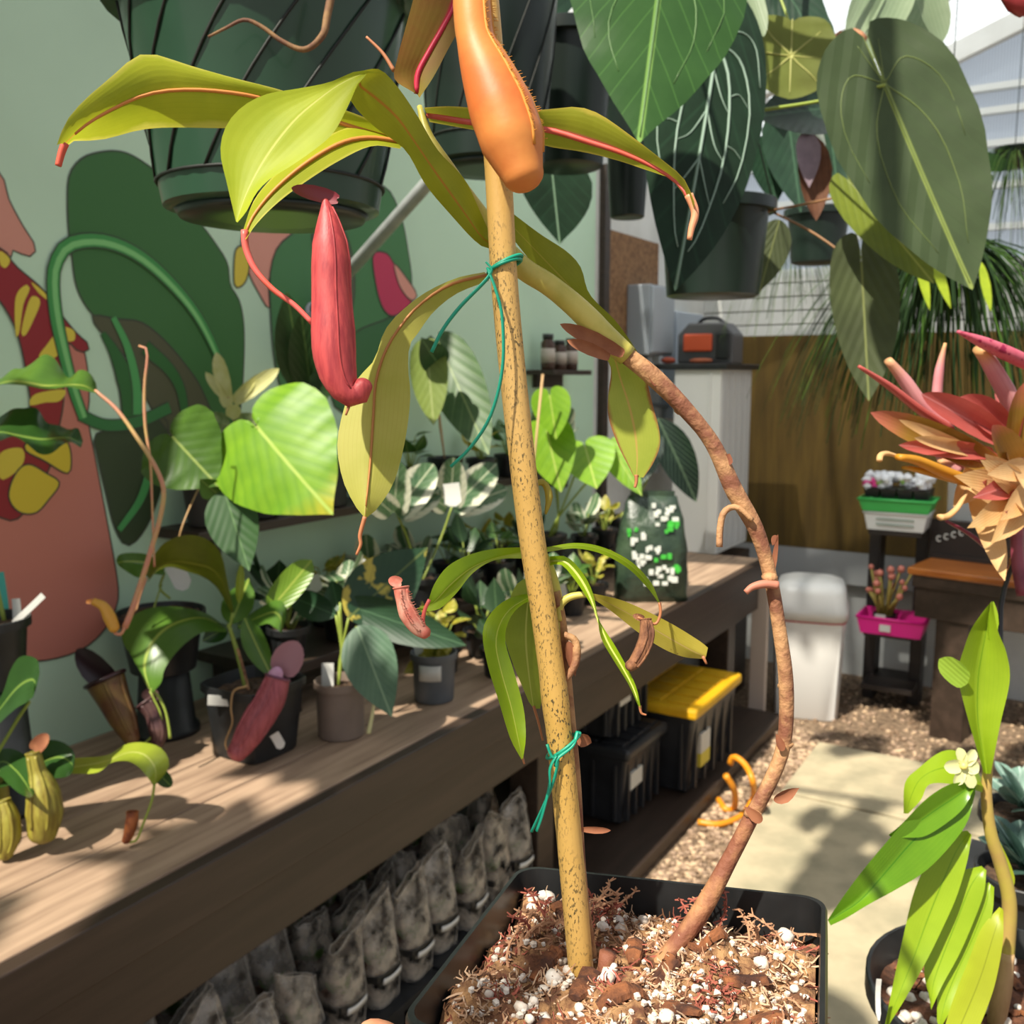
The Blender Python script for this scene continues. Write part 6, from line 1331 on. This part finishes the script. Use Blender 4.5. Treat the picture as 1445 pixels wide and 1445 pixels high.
# stand under it
def gz(x, y): return .0265 if -.875 < x < .55 and 1.35 < y < 3.27 else 0.0
ps = thing('plant_stand', 'black wire stand under the lime cane pot', 'stand', V((cpot.x, cpot.y, 0)))
MB().lathe(V((cpot.x, cpot.y, cpot.z - .0125)), [(.085, 0), (.085, .012)], 30).build('top_plate', black, ps)
for k in range(3):
    a = 2.1 * k + .4; MB().tube([V((cpot.x + .07 * math.cos(a), cpot.y + .07 * math.sin(a), cpot.z - .01)), V((cpot.x + .13 * math.cos(a), cpot.y + .13 * math.sin(a), gz(cpot.x + .13 * math.cos(a), cpot.y + .13 * math.sin(a))))], .006, 8).build('leg', black, ps)
# --- pink bromeliad hanging on a wire
bd = .86
brp = leafmat('brom_red', '#c8665e', '#ba564e', mid='#d07a76', midw=.04, vn=10, va=.15, vein='#98343c', trans=.25, rough=.4, ns=25, bmp=.04, par=True)
brpink = leafmat('brom_pink', '#dea0a0', '#d48a90', vn=10, va=.2, vein='#c05a6c', trans=.25, rough=.45, ns=30, tip='#d8a870', bmp=.04, par=True)
brol = leafmat('brom_olive', '#8c6c24', '#a07a38', vn=10, va=.2, vein='#6c5018', trans=.25, rough=.4, ns=18, tip='#c86a5c', bmp=.04, par=True)
bryel = leafmat('brom_yellow', '#d8a030', '#cc8c28', vn=8, va=.2, vein='#b06a1c', trans=.3, rough=.45, ns=25, bmp=.04, par=True)
brdry = leafmat('brom_dry', '#e2bc86', '#d2a468', vn=12, va=.3, vein='#a87848', trans=.25, rough=.7, ns=30, bmp=.1, par=True)
brstr = leafmat('brom_striped', '#d0687c', '#c85a70', vn=0, trans=.2, rough=.45, ns=120, spots='#a02850', spot_s=150, spot_t=.55)
ctr = P(1436, 640, bd)
t = thing('bromeliad', 'pink and orange bromeliad with dry straw bracts hanging on a dark wire', 'plant', ctr)
def bl(b, q, w_, m, dd=0.0, shape='strap', cup=.6, **kw): leafpx(t, (*b, bd + .01), (*q, bd + dd), w_, m, shape=shape, cup=cup, n=24, rings=4, **kw)
def tubel(pts, r, m, dd=0.0, d1=0.0, nm='leaf'): MB().tube(cr(T(pts, bd + .01 + dd, bd + d1), 18), r, 9, flat=.7).build(nm, m, t)
E1 = .0052
tubel([(1340, 605), (1300, 580), (1255, 545), (1212, 517)], [.006, .0055, .0045, .002], brp, 0, -.03)
tubel([(1335, 600), (1300, 570), (1275, 535), (1253, 508)], [.010, .009, .008, .005], brpink, .01, 0)
tubel([(1322, 600), (1322, 560), (1326, 520), (1334, 484)], [.007, .007, .006, .002], brpink, .02, .02)
tubel([(1432, 580), (1418, 550), (1395, 510), (1382, 492)], [.010, .010, .009, .007], brpink, 0, -.01)
tubel([(1450, 512), (1420, 498), (1385, 482), (1352, 468)], [.009, .009, .007, .002], brstr, -.02, -.04)
bl((1415, 620), (1300, 556), 42, brp, -.04); bl((1420, 610), (1355, 560), 44, brp, -.01)
bl((1408, 660), (1228, 582), 44, brol, -.05); bl((1405, 650), (1260, 590), 30, brpink, -.03); bl((1395, 650), (1268, 592), 18, brdry, -.06, cup=.3)
bl((1400, 640), (1268, 628), 26, brp, -.06); bl((1385, 640), (1290, 618), 20, brdry, -.065)
tubel([(1370, 680), (1330, 665), (1295, 650), (1268, 645)], [.007, .0075, .006, .004], bryel, -.04, -.07)
tubel([(1370, 684), (1330, 672), (1290, 662), (1275, 660)], [.004, .005, .004, .002], bryel, -.03, -.06); tubel([(1270, 645), (1252, 640), (1243, 642), (1241, 650)], [.002, .003, .0025], brdry, -.07, -.075, 'dry_tip')
tubel([(1350, 665), (1330, 640), (1315, 610), (1305, 590)], [.010, .010, .007, .004], brpink, .02, .03)
tubel([(1400, 690), (1370, 660), (1345, 650), (1325, 652)], [.008, .008, .006, .003], brpink, .02, .02)
bl((1430, 690), (1445, 540), 60, brol, -.03); bl((1440, 680), (1400, 600), 46, brol, -.05)
bl((1445, 660), (1460, 570), 50, brp, -.02)
bl((1440, 720), (1390, 640), 60, brdry, -.06, shape='ovate', cup=.4); bl((1380, 660), (1345, 715), 46, brdry, -.03, shape='ovate'); bl((1430, 700), (1370, 690), 50, brdry, -.06, shape='ovate', cup=.5)
bl((1372, 688), (1418, 820), 40, brdry, -.06, cup=.3, shape='lance'); bl((1400, 700), (1445, 720), 60, brdry, -.07, shape='ovate', cup=.4); bl((1420, 640), (1445, 690), 40, brdry, -.08, shape='ovate', cup=.4)
bl((1412, 692), (1386, 680), 26, brp, -.075, shape='ovate', cup=.6); bl((1445, 730), (1418, 722), 20, brp, -.08, shape='ovate', cup=.6)
tubel([(1365, 692), (1352, 715), (1338, 728), (1326, 730)], [.002, .0025, .003, .004], brdry, -.04, -.04, 'dry_tip')
tubel([(1335, 735), (1370, 755), (1400, 780), (1420, 800)], [.002, .003, .003], mat('offset_wine', '#7c2c40', .4), .0, .02, 'runner')
tubel([(1436, 650), (1435, 720), (1436, 790), (1445, 840)], [.012, .009, .008, .009], mat('stem_wine', '#8a3c4c', .45, col2='#6a2436', ns=40), 0, 0, 'stem')
for (q_, w_, m_, dd) in (((1560, 570), 42, brp, .02), ((1590, 640), 40, brol, .04), ((1540, 500), 36, brpink, .05), ((1575, 700), 34, brdry, .0), ((1520, 760), 40, brdry, -.02), ((1500, 540), 44, brp, .09), ((1408, 552), 44, brp, .12), ((1380, 600), 40, brol, .12)):
    bl((1448, 670), q_, w_, m_, dd)
MB().ball(P(1432, 668, bd), .022, 12, (1, .8, .9)).build('core', mat('core_tan', '#c8885c', .7), t)
for (b_, q_, w_, m_) in (((1440, 690), (1362, 672), 46, brdry), ((1438, 700), (1380, 742), 40, brdry), ((1445, 705), (1412, 762), 40, brdry), ((1440, 690), (1398, 652), 40, brdry), ((1450, 690), (1425, 730), 36, brdry), ((1436, 680), (1388, 700), 34, brp), ((1450, 660), (1408, 668), 34, brdry)):
    leafpx(t, (*b_, bd - .035), (*q_, bd - .085), w_, m_, shape='ovate', cup=.25, droop=.12, n=26, rings=4, name='dry_bract')
wr_ = thing('hanging_wire', 'dark wire looped down beside the pink bromeliad stem', 'wire', P(1412, 960, bd + .02))
MB().tube(cr(T([(1495, -60, bd + .005), (1482, 300, bd + .02), (1466, 560, bd + .07), (1452, 700, bd + .045), (1440, 770, bd + .016), (1424, 810, bd + .03), (1413, 850, bd + .03), (1412, 905, bd + .02), (1413, 965, bd + .02)]), 40), .0022, 7).build('wire', black, wr_)
# --- grey green rosettes in pots at the right edge
rz_ = leafmat('rosette_grey', '#7c9a8c', '#6a8a7c', mid='#a8c0b4', midw=.04, vn=6, vein='#5c7c70', va=.3, trans=.15, rough=.5, ns=20, edge='#9cb4a8', ew=.44)
rzd = leafmat('rosette_dark', '#4c6a60', '#426054', mid='#8aa498', midw=.04, vn=6, vein='#36544a', va=.3, trans=.15, rough=.5, ns=20)
st2 = thing('plant_stand', 'dark wire rack holding the grey green rosettes', 'stand', V((P(1460, 1300, 1.15).x, P(1460, 1300, 1.15).y, 0)))
for (cx, cy, d_, m, lab) in ((1448, 1128, 1.25, rz_, 'grey green rosette with pale edged leaves on the dark wire rack'), (1450, 1212, 1.12, rzd, 'darker grey green rosette below the pale one')):
    c = P(cx, cy, d_); t = thing('potted_rosette', lab, 'plant', c + V((0, 0, -.10)))
    pot(t, c + V((0, 0, -.10)), .05, .04, .085, bpot, soild, n=20)
    for k in range(14):
        a = 2.4 * k; L = .062 - .002 * k; e = c + V((math.cos(a) * L, math.sin(a) * L, .0 + .0042 * k)); leafp(t, c + V((0, 0, -.012)), e, .034, m, shape='oblong', cup=.35, n=18, rings=3, side=V((-math.sin(a), math.cos(a), 0)))
    MB().box((c.x, c.y, c.z - .105), (.13, .13, .01)).build('rack_shelf', black, st2, smooth=False)
    for sx in (-.06, .06):
        for sy in (-.06, .06): MB().tube([V((c.x + sx, c.y + sy, c.z - .105)), V((c.x + sx, c.y + sy, gz(c.x + sx, c.y + sy)))], .004, 6).build('rack_leg', black, st2)
# ================================================================== under the bench
LZ = .0535
tot = mat('tote_black', '#202124', .4, col2='#2a2b2e', ns=10); yl = mat('lid_yellow', '#d8a81c', .4, col2='#c89814', ns=10); lab_ = mat('paper_label', '#c8c4b8', .6)
def tote(label, c, sx, sy, h, lidm, ribs=True, nm='storage_tote'):
    t = thing(nm, label, 'box', c)
    mb = MB().box(V(c) + V((0, 0, h / 2)), (sx, sy, h), taper=.86); mb.build('body', tot, t, smooth=False, bevel=.012)
    for k in range(5):
        x = -sx / 2 + sx * (k + .5) / 5
        MB().box(V(c) + V((x, -sy / 2 * .95, h * .48)), (.012, .018, h * .8)).build('rib', tot, t, smooth=False, bevel=.002)
        y = -sy / 2 + sy * (k + .5) / 5; MB().box(V(c) + V((sx / 2 * .95, y, h * .48)), (.018, .012, h * .8)).build('rib', tot, t, smooth=False, bevel=.002)
    l = MB().box(V(c) + V((0, 0, h + .012)), (sx + .03, sy + .03, .04)).build('lid', lidm, t, smooth=False, bevel=.012)
    for k in range(4):
        for j in range(5): MB().box(V(c) + V((-sx * .36 + sx * .24 * k, -sy * .38 + sy * .19 * j, h + .034)), (sx * .2, sy * .16, .008)).build('lid_panel', lidm, l, smooth=False, bevel=.003)
    return t
e = onz(905, 1183, LZ)
t = tote('lower black lidded tote with a torn white label', V((-1.40, e.y + .17, LZ)), .40, .30, .24, tot)
for k, zz in ((0, .15),): MB().box(V((-1.40, e.y + .17, LZ)) + V((.196, -.07, zz)), (.012, .09, .055)).build('paper_label', lab_, t, smooth=False)
t2 = tote('upper black tote with a white label stacked on another', V((-1.435, e.y + .17, LZ + .2785)), .38, .28, .22, tot)
MB().box(V((-1.435, e.y + .17, LZ + .2785)) + V((.187, -.07, .14)), (.012, .08, .05)).build('paper_label', lab_, t2, smooth=False)
ye = onz(1000, 1135, LZ); 
t3 = tote('black tote with a bright yellow gridded lid', V((-1.33, 3.22, LZ)), .46, .46, .295, yl)
MB().box(V((-1.33, 3.22, LZ)) + V((.222, -.1, .17)), (.014, .09, .07)).build('paper_label', lab_, t3, smooth=False); MB().box(V((-1.33, 3.22, LZ)) + V((.222, -.1, .11)), (.014, .09, .05)).build('paper_label', mat('label_yellow', '#c8b83c', .6), t3, smooth=False)
# orange hose
ho_ = mat('hose_orange', '#d08418', .45)
pts = [onz(985, 1160, .012), onz(1015, 1163, .012), onz(1045, 1152, .012), onz(1062, 1128, .03), P(1063, 1105, 3.15), P(1052, 1080, 3.2), P(1036, 1068, 3.24), P(1030, 1078, 3.26)]
o = MB().tube(cr(pts, 50), .011, 10).build('garden_hose', ho_); tag(o, 'orange hose loop lying beside the yellow lidded tote', 'hose')
pts = [onz(1014, 1128, .013), onz(1024, 1142, .013), onz(1036, 1140, .013), P(1036, 1115, 3.2), P(1024, 1094, 3.17)]
o = MB().tube(cr(pts, 30), .011, 10).build('garden_hose', ho_); tag(o, 'short orange hose bend in front of the black tote', 'hose')
o = MB().lathe((-1.5, 3.72, LZ), [(.12, 0), (.13, .01), (.14, .3), (.145, .305), (.14, .31), (.13, .30)], 28).build('bucket', mat('bucket_grey', '#6c7074', .45)); tag(o, 'grey bucket in the shade under the far bench end', 'bucket')
# sleeved seedlings
q = NB(bpy.data.materials.new('sleeve_film')); film = q.m; tr_ = q.n('ShaderNodeBsdfTransparent'); mx = q.n('ShaderNodeMixShader')
nz = q.noise(24, 5); q.l(q.ramp(nz, .38, .72), mx.inputs[0]); tr_.inputs[0].default_value = (.8, .8, .8, 1)
q.l(q.mix(nz, lc('#d0ccc4'), lc('#8a7c6c')), q.b.inputs['Base Color']); q.b.inputs['Roughness'].default_value = .22; q.b.inputs['Specular IOR Level'].default_value = .9; q.bump(q.noise(40), .6, .006)  # pale grey patches stand in for reflections on the crumpled film
q.l(tr_.outputs[0], mx.inputs[1]); q.l(q.b.outputs[0], mx.inputs[2]); q.l(mx.outputs[0], q.out.inputs[0])
def sleeved(seed, loc, lab, grp):
    r_ = random.Random(seed); t = thing('sleeved_seedling', lab, 'plant', loc, grp); c = V(loc)
    pot(t, c, .040, .032, .08, bpot, mat('sleeve_soil', '#5a3c2c', .95), sq=5, n=20, soil=.88)
    mb = MB(); vs = []; H = .19 + r_.uniform(-.03, .05); n = 28; m = 12; sl = r_.uniform(-.5, .5); ln = r_.uniform(-.03, .03); ln2 = r_.uniform(-.004, .004)
    for j in range(m + 1):
        u = j / m; rr = .0435 + .007 * u
        for k in range(n):
            a = 6.283 * k / n; ca, sa = math.cos(a), math.sin(a); q_ = (abs(ca) ** 4 + abs(sa) ** 4) ** -.25
            p = V((ca * q_ * rr * (1 - .82 * max(0, u - .35) / .65), sa * q_ * rr, H * u)); f_ = 30
            p += V((mnoise.noise(p * f_ + V((seed * 3, 0, 0))), mnoise.noise(p * f_ + V((0, seed * 3, 0))), 0)) * .014 * max(0, u - .3)
            p.x += ln * u * u; p.y += ln2 * u * u; p.z += sl * p.y * u * 1.4 + .012 * u * mnoise.noise(V((ca * 2, sa * 2, seed)))
            vs.append(c + p + V((0, 0, .001)))
    mb.add(vs, [[j * n + k, j * n + (k + 1) % n, (j + 1) * n + (k + 1) % n, (j + 1) * n + k] for j in range(m) for k in range(n)])
    slv = mb.build('sleeve', film, t)
    MB().tube([vs[m * n + k % n] for k in range(n + 1)], .0009, 4, cap=False).build('sleeve_edge_glint', mat('film_glint', '#a8a49c', .3), slv)  # pale tubes painted in as glints along the film's edge and seam
    MB().tube([vs[j * n + n // 8] for j in range(m + 1)], .0008, 4).build('sleeve_seam_glint', MATS['film_glint'], slv)
    for k in range(5):
        a = k * 1.3; leafp(t, c + V((0, 0, .075)), c + V((math.cos(a) * .03, math.sin(a) * .03, .105)), .02, leafmat('seedling_green', '#5c8430', '#4c7428', vn=0, trans=.3), shape='ovate', n=14, rings=3)
    o = MB(); 
    for i in range(7):
        x = -.03 + .01 * i; o.v += [c + V((.048, x, .060 - .006 * math.cos(x * 50))), c + V((.050, x, .075 - .006 * math.cos(x * 50)))]; o.uv += [(0, 0)] * 2
        if i: k = 2 * i; o.f.append([k - 2, k, k + 1, k - 1]); o.mi.append(0)
    o.build('rim_reflection', mat('rim_reflection_pale', '#d4d4d0', .35), t, solid=.0008)  # pale crescent stands in for light reflected off the pot rim
    return t
CZ = LZ + .10
for j in range(3):
    c = V((-1.45, 95e-2 + .46 * j, LZ)); t = thing('nursery_crate', ['black slatted crate under the sleeved seedlings, nearest the bench front leg', 'black slatted crate under the sleeved seedlings, middle one', 'black slatted crate under the sleeved seedlings, beside the tall bench leg'][j], 'crate', c)
    MB().box(c + V((0, 0, .09)), (.52, .45, .018)).build('tray_floor', black, t, smooth=False)
    for s_ in (-1, 1):
        for q_ in range(4): MB().box(c + V((s_ * .25, -.165 + .11 * q_, .04)), (.015, .08, .08)).build('slat', black, t, smooth=False)
pr = [sleeved(k, V((-1.26, .8 + .12 * k, CZ + .0003)), 'seedling pot in a crumpled clear sleeve under the bench, front row', 'sleeved seedlings, front row') for k in range(7)]
rn = random.Random(2); k = 0
for row, (x, lab, off) in enumerate(((-1.26, 'front row', 0), (-1.385, 'second row', .05), (-1.51, 'third row', .0), (-1.635, 'back row', .06))):
    for j in range(12):
        y = .80 + off + .115 * j
        if row == 0 and j < 7: pr[j].location.y = y; continue
        o = copy_tree(pr[rn.randrange(7)], loc=V((x + rn.uniform(-.006, .006), y, CZ + .0003)), rz=rn.choice((0, -.12, .1, .06, 3.14, 3.05)), label='seedling pot in a crumpled clear sleeve under the bench, ' + lab); o['group'] = 'sleeved seedlings, ' + lab
